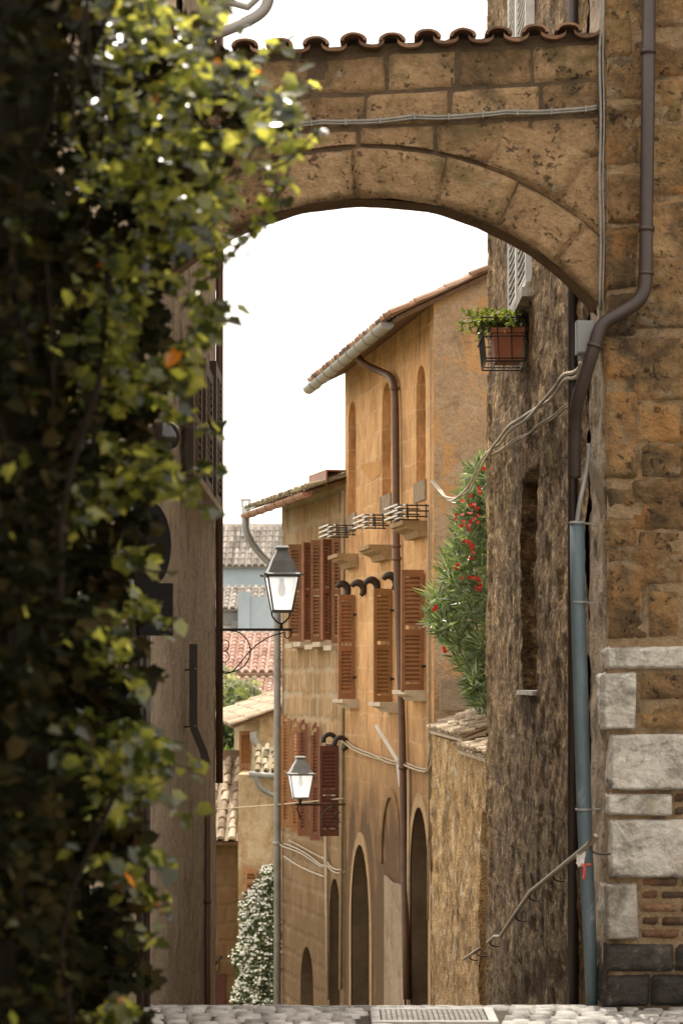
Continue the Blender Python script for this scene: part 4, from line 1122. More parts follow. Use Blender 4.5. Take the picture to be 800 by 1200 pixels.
# --- ochre house
oh = thing('ochre_house', 'tall ochre house with arched niches, zinc gutter and louvred brown shutters', 'house', (1.6, 31.3, zg(31)))
H1 = House(oh, OW, -4.6, 5.84, .44, 26, 3.2, .10)
def oa(x, y): return OW.hit(x, y)
holes = []
niches = []
for (xl, xr, yt, yb) in ((487.5, 498.5, 428, 564), (447.5, 458, 448, 580), (408, 417, 470, 602)):
    a1_, z_t = oa(xl, yt); a0_, z_b = oa(xr, yb)
    zt_ = OW.hit((xl + xr) / 2, yt)[1]; zb_ = OW.hit((xl + xr) / 2, yb)[1]
    holes.append(arched(a0_, a1_, zb_, zt_, 10)); niches.append((a0_, a1_, zb_, zt_))
doors = []
for (xl, xr, yt, pt_) in ((482, 503, 946, .5), (412.5, 434, 990, .6)):
    a1_, _ = oa(xl, yt); a0_, _ = oa(xr, yt); zt_ = OW.hit((xl + xr) / 2, yt)[1]
    holes.append(arched(a0_, a1_, -4.4, zt_, 12, pt_)); doors.append((a0_, a1_, zt_))
wins = []
for (xh, xl, yt, yb) in ((498, 477, 672, 812), (460, 444, 694, 826), (416.5, 403, 699, 822)):   # window opening behind each leaf
    a1_, _ = oa(xl + 2, yt); a0_, _ = oa(xh, yt); zt_ = OW.hit(xh, yt)[1]; zb_ = OW.hit(xh, yb)[1]
    holes.append([(a0_, zb_), (a1_, zb_), (a1_, zt_), (a0_, zt_)]); wins.append((a0_, a1_, zb_, zt_))
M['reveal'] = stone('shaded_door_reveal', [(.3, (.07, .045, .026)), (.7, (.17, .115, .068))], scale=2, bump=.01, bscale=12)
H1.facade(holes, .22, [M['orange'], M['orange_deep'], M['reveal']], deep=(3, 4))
H1.ends(M['endwall'])
dk = H1.roof(M['tile_mix'])
H1.gutter(M['gutter_zinc'], .085, a0=.25, a1=OW.L + .15)
# dark interiors behind the windows and doors, doors themselves
for (a0_, a1_, zb_, zt_) in wins:
    mb = MB(); mb.quad(OW.p(a0_, zb_, -.212), OW.p(a1_, zb_, -.212), OW.p(a1_, zt_, -.212), OW.p(a0_, zt_, -.212)); mb.build('window_opening', M['hole'], oh)
for (a0_, a1_, zt_) in doors:
    mb = MB(); pl_ = arched(a0_ + .004, a1_ - .004, -4.4, zt_ - .01, 12, .5)
    mb.add([OW.p(a, z, -.41) for a, z in pl_], [tuple(range(len(pl_)))]);
    for i in range(5): a = a0_ + (a1_ - a0_) * (i + .5) / 5; mb.obox(OW.p(a - .04, -4.4, -.41), OW.d3 * .08, OW.n3 * .02, Vector((0, 0, zt_ + 4.0)))
    mb.build('door', M['door_wood'], oh)
for (a0_, a1_, zt_) in doors:
    mb = MB(); i_ = arched(a0_, a1_, -4.4, zt_, 14, .5); o_ = arched(a0_ - .16, a1_ + .16, -4.4, zt_ + .17, 14, .5)
    for i in list(range(1, len(i_) - 1)) + [len(i_) - 1]:
        j = (i + 1) % len(i_)
        if (i, j) == (len(i_) - 1, 0): j = 0
        for pa, pb, pc, pd in ((OW.p(*i_[i], .018), OW.p(*i_[j], .018), OW.p(*o_[j], .018), OW.p(*o_[i], .018)), (OW.p(*o_[i], .018), OW.p(*o_[j], .018), OW.p(*o_[j], 0), OW.p(*o_[i], 0))): mb.quad(pa, pb, pc, pd)
    mb.build('door_surround', M['ledge'], oh)
# blind arched recess and pale patch lower down
a1_, _ = oa(449, 935); a0_, _ = oa(470, 935); ztb = OW.hit(458, 934)[1]
mb = MB(); rim = arched(a0_, a1_, OW.hit(458, 1026)[1], ztb, 14, .4); outer = arched(a0_ - .10, a1_ + .10, OW.hit(458, 1026)[1], ztb + .12, 14, .4)
n = len(rim)
for off_, pr in ((.03, None),):
    for i in range(2, n - 1):
        mb.quad(OW.p(*rim[i], .03), OW.p(*rim[i + 1], .03), OW.p(*outer[i + 1], .03), OW.p(*outer[i], .03)); mb.quad(OW.p(*rim[i], 0), OW.p(*rim[i + 1], 0), OW.p(*rim[i + 1], .03), OW.p(*rim[i], .03)); mb.quad(OW.p(*outer[i], 0), OW.p(*outer[i + 1], 0), OW.p(*outer[i + 1], .03), OW.p(*outer[i], .03))
mb.build('blind_arch', M['orange'], oh)
mb = MB(); a1_, zt_ = oa(452, 1026); a0_, _ = oa(476, 1026)
pl_ = [(a0_, -4.5), (a1_, -4.5)] + [(a1_ + (a0_ - a1_) * i / 8, zt_ + .015 * math.sin(i * 1.3) - .05 * i / 8) for i in range(9)]
mb.add([OW.p(a, z, .025) for a, z in pl_], [tuple(range(len(pl_)))]); mb.build('render_patch', M['pale_panel'], oh)
# pale panels under the niches, corbelled ledges
for k, (a0_, a1_, zb_, zt_) in enumerate(niches):
    mb = MB(); mb.obox(OW.p(a0_ - .06, zb_ - .24, .0), OW.d3 * (a1_ - a0_ + .12), OW.n3 * .022, Vector((0, 0, .24)))
    mb.build('niche_panel', M['pale_panel'], oh)
def ledge(cx, cy, wpx, mat=M['ledge'], hh=.16, dep=.30, name='ledge'):
    a, z = OW.hit(cx + wpx * .42, cy); mb = MB(); Wd = .85
    prof = [(0, -hh), (.10, -hh), (.14, -hh * .55), (dep * .8, -hh * .35), (dep * .85, -.02), (dep, -.02), (dep, .03), (0, .03)]
    for i in range(len(prof)):
        p, q = prof[i], prof[(i + 1) % len(prof)]
        mb.quad(OW.p(a, z + p[1], p[0]), OW.p(a, z + q[1], q[0]), OW.p(a + Wd, z + q[1], q[0]), OW.p(a + Wd, z + p[1], p[0]))
    mb.add([OW.p(a, z + p[1], p[0]) for p in prof], [tuple(range(len(prof)))]); mb.add([OW.p(a + Wd, z + p[1], p[0]) for p in prof], [tuple(range(len(prof)))[::-1]])
    mb.build(name, mat, oh)
ledge(488, 613, 30); ledge(448, 641, 26); ledge(411, 651, 22)
ledge(488, 812, 28, M['pale_sill'], .10, .26, 'window_sill'); ledge(457, 826, 28, M['pale_sill'], .10, .26, 'window_sill'); ledge(411, 822, 24, M['pale_sill'], .10, .24, 'window_sill')
# shutters standing open at a right angle to the wall
for (xh, xl, yt, yb, mt) in ((498, 472.5, 668, 811, 'shutter'), (461, 440, 690, 824, 'shutter_olive'), (417, 398.5, 697, 820, 'shutter')):
    a, zt_ = oa(xh, yt); _, zb_ = oa(xh, yb)
    h = OW.p(a, 0, .02); Yh = h.y
    w_ = (xh - xl) * Yh / FPX / .93
    e = OW.n3 * .97 - OW.d3 * .10
    shutter(oh, (h.x, h.y), e, zb_, zt_, w_, M[mt], thick=.04)
    for f in (.2, .8):
        mb = MB(); mb.obox(OW.p(a - .05, zb_ + (zt_ - zb_) * f, 0), OW.d3 * .05, OW.n3 * .05, Vector((0, 0, .03))); mb.build('hinge', M['iron'], oh)
# dark curled hoods above the shutters
for (x, y) in ((459, 683), (437, 688), (421, 691), (402.5, 692)):
    a, z = OW.hit(x + 8, y); mb = MB(); c = OW.p(a, z, .12)
    pts = [OW.p(a, z + .075, 0)] + [c + OW.n3 * math.cos(t) * .085 + Vector((0, 0, 1)) * math.sin(t) * .085 for t in [PI * .5 + PI * .75 * k / 9 - PI * 0 for k in range(-3, 10)]][::1]
    pts = [c - OW.n3 * math.cos(t) * .085 + Vector((0, 0, 1)) * math.sin(t) * .092 for t in [rad(-60) + rad(215) * k / 14 for k in range(15)]]
    mb.tube(pts, [.030 + .024 * math.sin(PI * k / 14) for k in range(15)], 8)
    mb.build('curled_hood', M['iron'], oh)
# downpipe
g0 = OW.at(417, 414, .42)
pts = [OW.at(415, 405, .46), OW.at(418, 418, .42), OW.at(428, 428, .32), OW.at(448, 436, .12), OW.at(460, 442, .07), OW.at(463, 460, .07), OW.at(463.5, 520, .07)]
mb = MB(); a, _ = OW.hit(463.5, 520, .07); top = smooth_path(pts, 2)
a2, _ = OW.hit(475, 1100, .07)
path = top + [OW.at(464.5, 645, .07), OW.at(468, 760, .07), OW.at(471, 860, .07), OW.at(475, 1100, .07), OW.at(476.5, 1172, .07)]
mb.tube(path, .046, 12)
for yy, xx in ((640, 464.4), (655, 464.9), (900, 471.8), (455, 462.5)):
    c = OW.at(xx, yy, .07); mb.tube([c - Vector((0, 0, .02)), c + Vector((0, 0, .02))], .056, 12)
mb.build('downpipe', M['pipe_rust'], oh)
mb = MB(); a, _ = OW.hit(504.5, 600, .02); mb.tube([OW.p(.18, 3.6, .025), OW.p(.18, -.2, .025), OW.p(.2, -.25, .025), OW.p(.22, -1.2, .025)], .014, 6)
mb.build('conduit', M['cable_tan'], oh); mb = MB(); mb.tube([OW.p(.10, 5.6, .02), OW.p(.10, -.6, .02)], .009, 6)
mb.build('conduit', M['cable_tan'], oh); mb = MB(); a_, z_ = OW.hit(479, 1000, .03); mb.tube([OW.p(a_, .6, .03), OW.p(a_ + .1, -4.2, .03)], .022, 6)
mb.build('conduit', M['cable_tan'], oh)
# darker wedge-shaped patch on the facade between niches
mb = MB(); 
pl_ = [oa(421, 545), oa(446, 540), oa(446, 555), oa(437, 563), oa(433, 562)]
mb.add([OW.p(a, z, .006) for a, z in pl_], [tuple(range(len(pl_)))]); mb.build('dark_wedge', M['orange_deep'], oh)

# clothes airers on the facade
def airer(x0, x1, y0, y1, label):
    a, z = OW.hit(x1, (y0 + y1) / 2); o = thing('drying_rack', label, 'drying rack', OW.p(a, z, 0), 'folding drying racks on the ochre house')
    w_ = .40; Ls = .80
    for dz in (-.075, -.01, .055):
        mb = MB()
        for q in (w_, w_ - .10): mb.tube([OW.p(a - .05, z + dz, q), OW.p(a - .05 + Ls, z + dz, q)], .012, 5)
        mb.build('rod', M['white_bar'], o)
    for s_ in (.05, .62):
        mb = MB()
        for dz in (-.075, -.01, .055): mb.tube([OW.p(a + s_, z + dz, 0), OW.p(a + s_, z + dz, w_)], .010, 5)
        for q in (.03, .14, .26): mb.tube([OW.p(a + s_, z - .09, q), OW.p(a + s_, z + .075, q)], .009, 5)
        mb.build('arm', M['iron'], o)
airer(458, 503, 588, 607, 'drying rack nearest the corner of the ochre house, right of the downpipe')
airer(423, 462, 602, 615, 'drying rack just left of the downpipe on the ochre house')
airer(386, 417, 613, 627, 'farthest drying rack, at the far edge of the ochre house')

# cables festooned over the facade
def fest(label, pts, w, r, mat, strands=1, sw=.02): return cable('cable', label, [w.at(x, y, .04) for x, y in pts], r, mat, strands, 2, sw)
fest('twisted pale cables looping under the shutters of the ochre house', [(402, 868), (412, 876), (424, 882), (438, 886), (455, 893), (470, 894), (485, 901), (500, 905), (504, 898), (504, 870)], OW, .013, M['cable_tan'], 3, .022)
mb = MB(); mb.obox(OW.at(439, 852, .30), OW.at(464, 893, .06) - OW.at(439, 852, .30), Vector((.032, 0, 0)), Vector((0, 0, .032)))
wb = mb
mb.obox(OW.at(464, 895, .08), OW.at(467, 922, .08) - OW.at(464, 895, .08), Vector((.035, 0, 0)), Vector((0, .035, 0)))
tag(mb.build('awning_bar', M['white_bar']), 'white angled bar sticking out from the ochre facade beside the downpipe', 'bar')

# --- tuff house beyond
TW = Wall((.045, 34.62), (-.954, 38.7))
th = thing('tuff_house', 'coursed tuff house with copper gutter and rows of red-brown open shutters', 'house', (.3, 40, zg(40)))
H2 = House(th, TW, -7.2, 4.32, .52, 18, 3.2, .2)
holes = []; hb = []
def ta(x, y): return TW.hit(x, y)
for (x0, x1, yt, yb) in ((388, 379, 645, 748), (365, 356, 648, 745), (388, 381, 872, 962), (372, 364, 865, 960), (352, 344, 858, 955)):
    a0_, _ = ta(x0, yt); a1_, _ = ta(x1, yt); zt_ = ta((x0 + x1) / 2, yt)[1]; zb_ = ta((x0 + x1) / 2, yb)[1]
    holes.append([(a0_, zb_), (a1_, zb_), (a1_, zt_), (a0_, zt_)]); hb.append((a0_, a1_, zb_, zt_))
for (xl, xr, yt) in ((386, 398, 1030), (352, 367, 1110)):
    a1_, _ = ta(xl, yt); a0_, _ = ta(xr, yt); zt_ = TW.hit((xl + xr) / 2, yt)[1]
    holes.append(arched(a0_, a1_, -7.0, zt_, 12, .4))
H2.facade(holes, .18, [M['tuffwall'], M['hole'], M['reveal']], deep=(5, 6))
H2.ends(M['tuffwall'])
H2.roof(M['tile_moss'])
H2.gutter(M['gutter_copper'], .075, a1=TW.L + .16)
lx = ((342.5, 355, 638, 752), (357.5, 365, 636, 750), (368, 379, 633, 753), (380, 388.5, 632, 750), (392.5, 402, 629, 754))
for k, (xl, xr, yt, yb) in enumerate(lx):
    a, zt_ = ta(xr, yt); _, zb_ = ta(xr, yb); h = TW.p(a, 0, .02)
    wpx = (xr - xl); e = TW.n3 * .80 + TW.d3 * .2 if k % 2 == 0 else TW.n3 * .62 - TW.d3 * .35
    w_ = wpx * h.y / FPX / (.80 if k % 2 == 0 else .62)
    shutter(th, (h.x, h.y), e, zb_, zt_, max(.14, w_), M['shutter_red'] if k % 2 else M['shutter'], thick=.05)
    mb = MB(); mb.obox(TW.p(a - .1, zb_ - .10, 0), TW.d3 * .5, TW.n3 * .2, Vector((0, 0, .07))); mb.build('window_sill', M['pale_sill'], th)
lx = ((334.5, 341, 842, 970, 'shutter_orange'), (345.5, 352.5, 846, 975, 'shutter_orange'), (354, 362, 848, 980, 'shutter_red'), (369, 376, 852, 985, 'shutter_red'))
for k, (xl, xr, yt, yb, mt) in enumerate(lx):
    a, zt_ = ta(xr, yt); _, zb_ = ta(xr, yb); h = TW.p(a, 0, .02)
    e = TW.n3 * .80 + TW.d3 * .2; w_ = (xr - xl) * h.y / FPX / .8
    shutter(th, (h.x, h.y), e, zb_, zt_, max(.14, w_ * 1.15), M[mt], thick=.05, arch_top=True)
a, zt_ = ta(398, 874); _, zb_ = ta(398, 980); h = TW.p(a, 0, .02)
shutter(th, (h.x, h.y), TW.n3, zb_, zt_, 23 * h.y / FPX, M['shutter_maroon'], thick=.05, label='dark maroon shutter leaf behind the small lantern')
a, zt_ = ta(377, 852); _, zb_ = ta(377, 985); h = TW.p(a, 0, .02)
for (x, y) in ((381, 868), (394, 872)):
    c = TW.at(x + 5, y, .15); mb = MB()
    pts = [c - TW.n3 * math.cos(t) * .09 + Vector((0, 0, 1)) * math.sin(t) * .09 for t in [rad(-75) + rad(275) * k / 14 for k in range(15)]]
    mb.tube(pts, .035, 8); mb.build('curled_hood', M['iron'], th)
mb = MB(); mb.obox(TW.p(-.2, 4.40, .30), TW.d3 * 1.1, TW.n3 * .02, Vector((0, 0, .21))); mb.obox(TW.p(-.2, 4.61, .322), TW.d3 * 1.1, TW.n3 * -.3, Vector((0, 0, .02))); mb.build('fascia', M['gutter_copper'], th)
mb = MB()
mb.tube(smooth_path([TW.p(TW.L + .06, 4.24, .58), TW.p(TW.L + .06, 4.0, .58), TW.p(TW.L + .05, 3.65, .35), TW.p(TW.L - .05, 3.42, .09), TW.p(TW.L - .08, 3.1, .09)], 2) + [TW.p(TW.L - .08, 0, .09), TW.p(TW.L - .08, -7, .09)], .058, 10)
for zz in (2.9, -1.0, -4): mb.tube([TW.p(TW.L - .08, zz, .09), TW.p(TW.L - .08, zz + .06, .09)], .07, 10)
mb.build('downpipe', M['pipe_grey'], th)
mb = MB(); mb.tube([TW.at(402, 575, .05), TW.at(402, 700, .05), TW.at(399, 1160, .05)], .03, 8); mb.build('conduit', M['cable_tan'], th); mb = MB(); mb.tube([TW.at(382, 975, .05), TW.at(384, 1172, .05)], .028, 8); mb.build('conduit', M['cable_tan'], th)
fest('upper slack cable across the tuff house below the arched shutters', [(338, 985), (352, 992), (366, 1000), (381, 1008)], TW, .014, M['cable_tan'])
fest('pale middle cables draped across the tuff house front', [(330, 990), (345, 995), (360, 1003), (378, 1017), (383, 1013)], TW, .012, M['cable_pale'], 2, .025)
fest('lowest thick pale cable across the tuff house front', [(333, 1004), (347, 1014), (364, 1022), (380, 1028)], TW, .013, M['cable_pale'])
fest('short cable swag between the tuff house and the ochre house corner', [(380, 1004), (386, 1018), (395, 1022), (402, 1021)], TW, .012, M['cable_pale'], 2, .025)
cable('cable', 'thin wire strung level across the street behind the lower lantern', [P(248, 949, 46), P(290, 946, 44), P(330, 943, 37.6), P(402, 936, 34.3)], .012, M['cable_tan'])

# --- house beyond with pale patchy plaster
W3 = Wall((-1.62, 48.0), (-2.75, 62.0))
h3 = thing('plaster_house', 'narrow house with patchy pale plaster and an orange-brown shutter beyond the pole', 'house', (-1.2, 54, zg(54)))
H3 = House(h3, W3, -9.5, .72, .55, 20, 3.0, .25)
H3.facade([], .1, [M['plaster3'], M['hole']]); H3.ends(M['plaster3']); H3.roof(M['coping'])
mb = MB(); mb.tube(smooth_path([P(297, 858, 47.7), P(297, 868, 47.7), P(305, 878, 47.7), P(327, 888, 47.7)], 2), .07, 8); mb.build('downpipe', M['pipe_grey'], h3)
a, zt_ = W3.hit(297, 857); _, zb_ = W3.hit(297, 936); h = W3.p(a, 0, .03)
shutter(h3, (h.x, h.y), W3.n3, zb_, zt_, 15 * h.y / FPX, M['shutter_orange'], thick=.05)
# lean-to in front of it
ln = thing('lean_to', 'low lean-to with sunlit tiles and zinc gutter in front of the patchy plaster house', 'lean-to', (-1.6, 46.8, zg(46)))
mb = MB(); x0, x1 = (279 - 400) * 46 / FPX, (331 - 400) * 46 / FPX; zt_ = P(0, 908, 46).z
mb.obox((x0, 46, -9), Vector((x1 - x0, 0, 0)), Vector((0, 1.9, 0)), Vector((0, 0, zt_ + 9)))
b = len(mb.f)
mb.build('wall', M['plaster3'], ln)
O = Vector((x0 + .30, 45.65, zt_ + .02)); v = Vector((0, 1.0, .42)).normalized(); u = Vector((1, 0, 0)); nrm = u.cross(v)
mb = MB(); mb.obox(O - nrm * .05, u * (x1 - x0 - .25), v * 1.15, nrm * .06); deck = mb.build('roof', M['woodeave'], ln)
mb = MB(); coppi(mb, O + nrm * .03, u, v, nrm, int((x1 - x0 - .25) / .15), 4, .15, .29, jit=1.8); mb.build('tiles', M['tile_moss'], deck)
mb = MB(); mb.tube([O + Vector((-.08, -.06, 0)), O + Vector((x1 - x0 - .2, -.06, -.05))], .06, 8); mb.tube(smooth_path([O + Vector((.05, -.06, -.03)), O + Vector((.1, -.05, -.25)), O + Vector((.35, .1, -.4)), O + Vector((.62, .25, -.5))], 2), .05, 8); mb.build('gutter', M['pipe_grey'], ln)
def flat_shutter(root, x0, x1, y0, y1, Y, mt):
    a = P(x0, y1, Y); shutter(root, (a.x, a.y), (1, 0, 0), P(x0, y1, Y).z, P(x0, y0, Y).z, (x1 - x0) * Y / FPX, M[mt], thick=.05)
flat_shutter(ln, 287, 301, 1018, 1050, 45.9, 'shutter_orange')
flat_shutter(ln, 321, 327, 925, 1012, 45.95, 'shutter_white')

# --- small tuff house at far left with big sunlit roof
W4 = Wall(((279 - 400) * 50 / FPX - .02, 50), ((279 - 400) * 50 / FPX - .6, 57))
h4 = thing('tuff_cottage', 'small tuff house with broad sunlit tiled roof at the foot of the left house', 'house', (-2.9, 51.5, zg(51)))
mb = MB(); xa, xb = (200 - 400) * 50 / FPX, (279.5 - 400) * 50 / FPX; zt_ = P(0, 985, 50).z
mb.add([(xa, 50, -10), (xb, 50, -10), (xb, 50, zt_), (xa, 50, zt_)], [(0, 1, 2, 3)], 0, False, [(xa, -10), (xb, -10), (xb, zt_), (xa, zt_)])
mb.obox((xa, 50.002, -10), Vector((xb - xa, 0, 0)), Vector((0, 4, 0)), Vector((0, 0, zt_ + 10)))
mb.build('wall', M['tuffwall'], h4)
O = Vector((xa, 49.6, zt_ - .02)); v = Vector((0, 1.0, .36)).normalized(); nrm = u.cross(v)
v2 = Vector((.10, 1.0, .36)).normalized()
mb = MB(); mb.obox(O - nrm * .06, u * (xb - xa + .12), v * 5.2, nrm * .06); deck = mb.build('roof', M['woodeave'], h4)
mb = MB(); coppi(mb, O + nrm * .03, u, v, nrm, int((xb - xa + .12) / .23), 9, .23, .5, jit=1.6); mb.build('tiles', M['coping'], deck)
mb = MB(); mb.box((P(256, 1162, 49.97)), ((264 - 248) * 50 / FPX, .06, .7)); mb.build('door', M['door_red'], h4)
mb = MB(); mb.tube([P(249, 1133, 49.9), P(259, 1122, 49.6)], .035, 6); mb.tube(smooth_path([P(257, 1124, 49.6), P(257, 1138, 49.6), P(250, 1142, 49.7)], 1), .02, 6)
tag(mb.build('hook_bracket', M['iron']), 'black iron hook bracket on the wall of the small tuff house', 'bracket')

# ------------------------------------------------------------------ low garden wall with tile coping
gw = thing('garden_wall', 'rough ochre garden wall with sunlit clay tile coping below the oleander', 'wall', (1.3, 24.3, zg(24)))
M['gwall'] = stone('crumbling_ochre', [(.3, (.09, .052, .022)), (.45, (.30, .185, .08)), (.58, (.50, .33, .15)), (.75, (.62, .50, .32))], scale=2.0, bump=.05, bscale=10, fine=40, pits=.4,
                   blotch=[((.60, .50, .35), 3.4, .55, .62, .85), ((.10, .058, .026), 2.2, .53, .64, .85), ((.42, .20, .06), 3.0, .56, .66, .6)], grime=(.6, -3.2, (.10, .06, .028), .6))
d0, d1 = LW.hit(575.5, 1000)[0], LW.hit(563, 1000)[0]; dzt = LW.hit(568, 958)[1]
def dispG(a, z):
    d = .03 * fbm((a, z, 0), 1.6, 8) + .018 * fbm((a, z, 3), 7, 9) + .01 * nz((a, z, 5), 24)
    if d0 < a < d1 and z < dzt: d = -.25
    return d
mb = MB(); rough_wall(mb, LW, 0, LW.L, -4.2, 1.0, .05, .04, dispG)
mb.quad(LW.p(0, 1.0, .0), LW.p(LW.L, 1.0, .0), LW.p(LW.L, 1.0, -.45), LW.p(0, 1.0, -.45))
mb.quad(LW.p(LW.L, -4.2, .0), LW.p(LW.L, -4.2, -.45), LW.p(LW.L, 1.0, -.45), LW.p(LW.L, 1.0, 0))
mb.quad(LW.p(0, -4.2, -.45), LW.p(LW.L, -4.2, -.45), LW.p(LW.L, 1.0, -.45), LW.p(0, 1.0, -.45))
mb.build('wall', M['gwall'], gw)
mb = MB()
for (aa, ab, ze_, nv_, sl_) in ((0.1, 2.9, .93, 2, .30), (2.4, LW.L - .05, 1.05, 2, .38)):
    O = LW.p(aa, ze_, .035); u_ = LW.d3; v_ = (-LW.n3 + Vector((0, 0, sl_))).normalized(); nr = u_.cross(v_)
    if nr.z < 0: nr = -nr
    mb.obox(O - nr * .03, u_ * (ab - aa), v_ * .78, nr * .03)
    coppi(mb, O + nr * .01, u_, v_, nr, int((ab - aa) / .12), 5, .12, .155, jit=1.5)
mb.build('tile_coping', M['coping'], gw)
mb = MB(); pl_ = [(LW.L - .2, 1.0), (LW.L + .5, 1.0)]
mb.obox(P(516, 832, 27.9), Vector((.62, .1, 0)), Vector((0, .15, 0)), Vector((0, 0, .34))); mb.build('mortar_cap', M['pale_panel'], gw)

# ------------------------------------------------------------------ oleander
ol = thing('oleander', 'tall oleander with narrow leaves and red flowers against the end wall of the ochre house', 'shrub', (1.5, 25.0, 1.0))
def stem(root, pts, r, n=4):
    ms = MB(); ms.tube(pts, r, n); ms.build('stem', M['bark'], root)
mb = MB(); mf = MB()
OY = 24.6
lim = [(545, 556), (575, 540), (610, 534), (640, 530), (665, 515), (700, 503), (722, 497), (745, 508), (765, 524), (790, 542), (832, 552)]
def lx_(y):
    for (a, b), (c, d) in zip(lim, lim[1:]):
        if a <= y <= c: return b + (d - b) * (y - a) / (c - a)
    return 580
base = Vector((1.55, 25.2, .9))
nsh = 0
for i in range(680):
    y = R.uniform(548, 832); x0 = lx_(y) + 8
    x = x0 + (R.random() ** 1.3) * (640 - x0)
    p = P(x, y, OY + R.uniform(-1.0, 1.6))
    if p.x > 1.24 and p.y < 21.3: continue
    d = (p - base).normalized() + Vector((-.35, -.25, .35)) + rv() * .45; d.normalize()
    if i % 48 == 0:
        stem(ol, [base + (p - base) * .1 + rv() * .1, base.lerp(p, .6) + Vector((0, 0, .1)), p], .008)
    for k in range(R.randint(14, 22)):
        dd = (d * .9 + rv() * .95).normalized(); o = p + d * R.uniform(-.10, .08) + rv() * .03
        leaf(mb, o, dd, rv(), R.uniform(.12, .23), R.uniform(.022, .034), .12)
for (x, y) in ((546, 584), (549, 598), (556, 584), (568, 575), (571, 548), (537, 605), (541, 609), (556, 608), (555, 592), (545, 617), (547, 635), (551, 637), (549, 641), (552, 652), (533, 664), (545, 680), (558, 676), (560, 682), (509, 714), (524, 763), (574, 678), (562, 575), (560, 690)):
    for q in range(R.randint(1, 4)):
        c = P(x + R.uniform(-5, 5), y + R.uniform(-4, 4), OY - 1.1 + R.uniform(-.1, .1)); ax_ = (Vector((-.2, -.8, .5)) + rv() * .6).normalized(); s1 = ax_.orthogonal().normalized()
        for k in range(5):
            dd = Matrix.Rotation(2 * PI * k / 5, 3, ax_) @ s1
            leaf(mf, c, dd + ax_ * .3, ax_, .024, .022, .1, shape='oval')
mb.build('foliage', M['oleander'], ol); mf.build('blossom', M['petal'], ol)

# ------------------------------------------------------------------ white flowering climber at the lean-to
jm = thing('white_climber', 'white flowering climber heaped against the lean-to wall beside the pole', 'climber', P(300, 1172, 45.4))
mb = MB(); mf = MB(); ms = MB()
rim_ = [(1018, 303, 318), (1040, 294, 324), (1060, 284, 325), (1085, 276, 326), (1110, 275, 326), (1140, 281, 326), (1172, 279, 326), (1230, 276, 328)]
def jr(y):
    for a, b in zip(rim_, rim_[1:]):
        if a[0] <= y <= b[0]:
            t = (y - a[0]) / (b[0] - a[0]); return a[1] + (b[1] - a[1]) * t, a[2] + (b[2] - a[2]) * t
    return 300, 320
for i in range(2300):
    y = R.uniform(1018, 1230); xl, xr = jr(y); xl += 15 * nz((y / 26, 0, 0), 1, 5) + 3; xr += 7 * nz((y / 20, 3, 0), 1, 5); x = R.uniform(xl, xr); t = (x - xl) / (xr - xl)
    p = P(x, y, 45.9 - .75 * math.sin(PI * min(1, max(0, t))) * R.uniform(.5, 1.0))
    p += rv() * .05
    for k in range(2): leaf(mb, p, rv(), rv(), R.uniform(.07, .12), R.uniform(.04, .06), shape='oval')
    for _q in range(2 if R.random() < (.75 if t < .65 else .25) * (1 if nz((x * .12, y * .12, 0)) > -.15 else .35) else 0):
        c = p + Vector((R.uniform(-.05, .05), -.06, .03)); ax_ = (Vector((-.2, -.6, .6)) + rv() * .5).normalized(); s1 = ax_.orthogonal().normalized()
        for k in range(5): leaf(mf, c, Matrix.Rotation(2 * PI * k / 5, 3, ax_) @ s1, ax_, .030, .024, .1, shape='oval')
for k in range(5): stem(jm, [P(296 + 6 * k, 1240, 45.7), P(300 + 4 * k, 1100, 45.6), P(304 + 3 * k, 1030, 45.7)], .015, 5)
mb.build('foliage', M['jasmine'], jm); mf.build('blossom', M['petal_white'], jm)

# ------------------------------------------------------------------ far houses, trees, hill
def far_house(name, label, Y, xl, xr, ye, yr, depth, wall, tile, ph=(0, 0), zbase=-15, pitch=.28, row=.6, seg=4):
    """house with its eave facing us: eave at row ye, ridge at row yr"""
    xa, xb = (xl - 400) * Y / FPX, (xr - 400) * Y / FPX; ze = P(0, ye, Y).z
    Yr = Y + depth; zr = P(0, yr, Yr).z
    o = thing(name, label, 'house', ((xa + xb) / 2, Y + depth, zbase))
    mb = MB()
    mb.quad((xa, Y, zbase), (xb, Y, zbase), (xb, Y, ze), (xa, Y, ze)); mb.quad((xb, Y, zbase), (xb, Y + 2 * depth, zbase), (xb, Y + 2 * depth, ze), (xb, Y, ze)); mb.quad((xa, Y + 2 * depth, zbase), (xa, Y, zbase), (xa, Y, ze), (xa, Y + 2 * depth, ze)); mb.quad((xb, Y + 2 * depth, zbase), (xa, Y + 2 * depth, zbase), (xa, Y + 2 * depth, ze), (xb, Y + 2 * depth, ze))
    mb.add([(xb, Y, ze), (xb, Y + 2 * depth, ze), (xb, Yr, zr)], [(0, 1, 2)]); mb.add([(xa, Y, ze), (xa, Yr, zr), (xa, Y + 2 * depth, ze)], [(0, 1, 2)])
    mb.build('wall', wall, o)
    v = Vector((0, depth, zr - ze)); VL = v.length; v.normalize(); u = Vector((1, 0, 0)); nrm = u.cross(v)
    O = Vector((xa - .15, Y - .35 * v.y, ze - .35 * v.z))
    mb = MB(); mb.obox(O - nrm * .05, u * (xb - xa + .3), v * (VL + .33), nrm * .07)
    v2 = Vector((0, depth, ze - zr)).normalized(); n2 = u.cross(v2); mb.obox(Vector((xa - .15, Yr, zr)) - n2 * .05, u * (xb - xa + .3), v2 * (VL + .3), n2 * .07)
    dk = mb.build('roof', tile, o)
    mb = MB(); coppi(mb, O + nrm * .03, u, v, nrm, int((xb - xa + .3) / pitch), int((VL + .4) / row), pitch, row, seg=seg); mb.build('tiles', tile, dk)
    return o
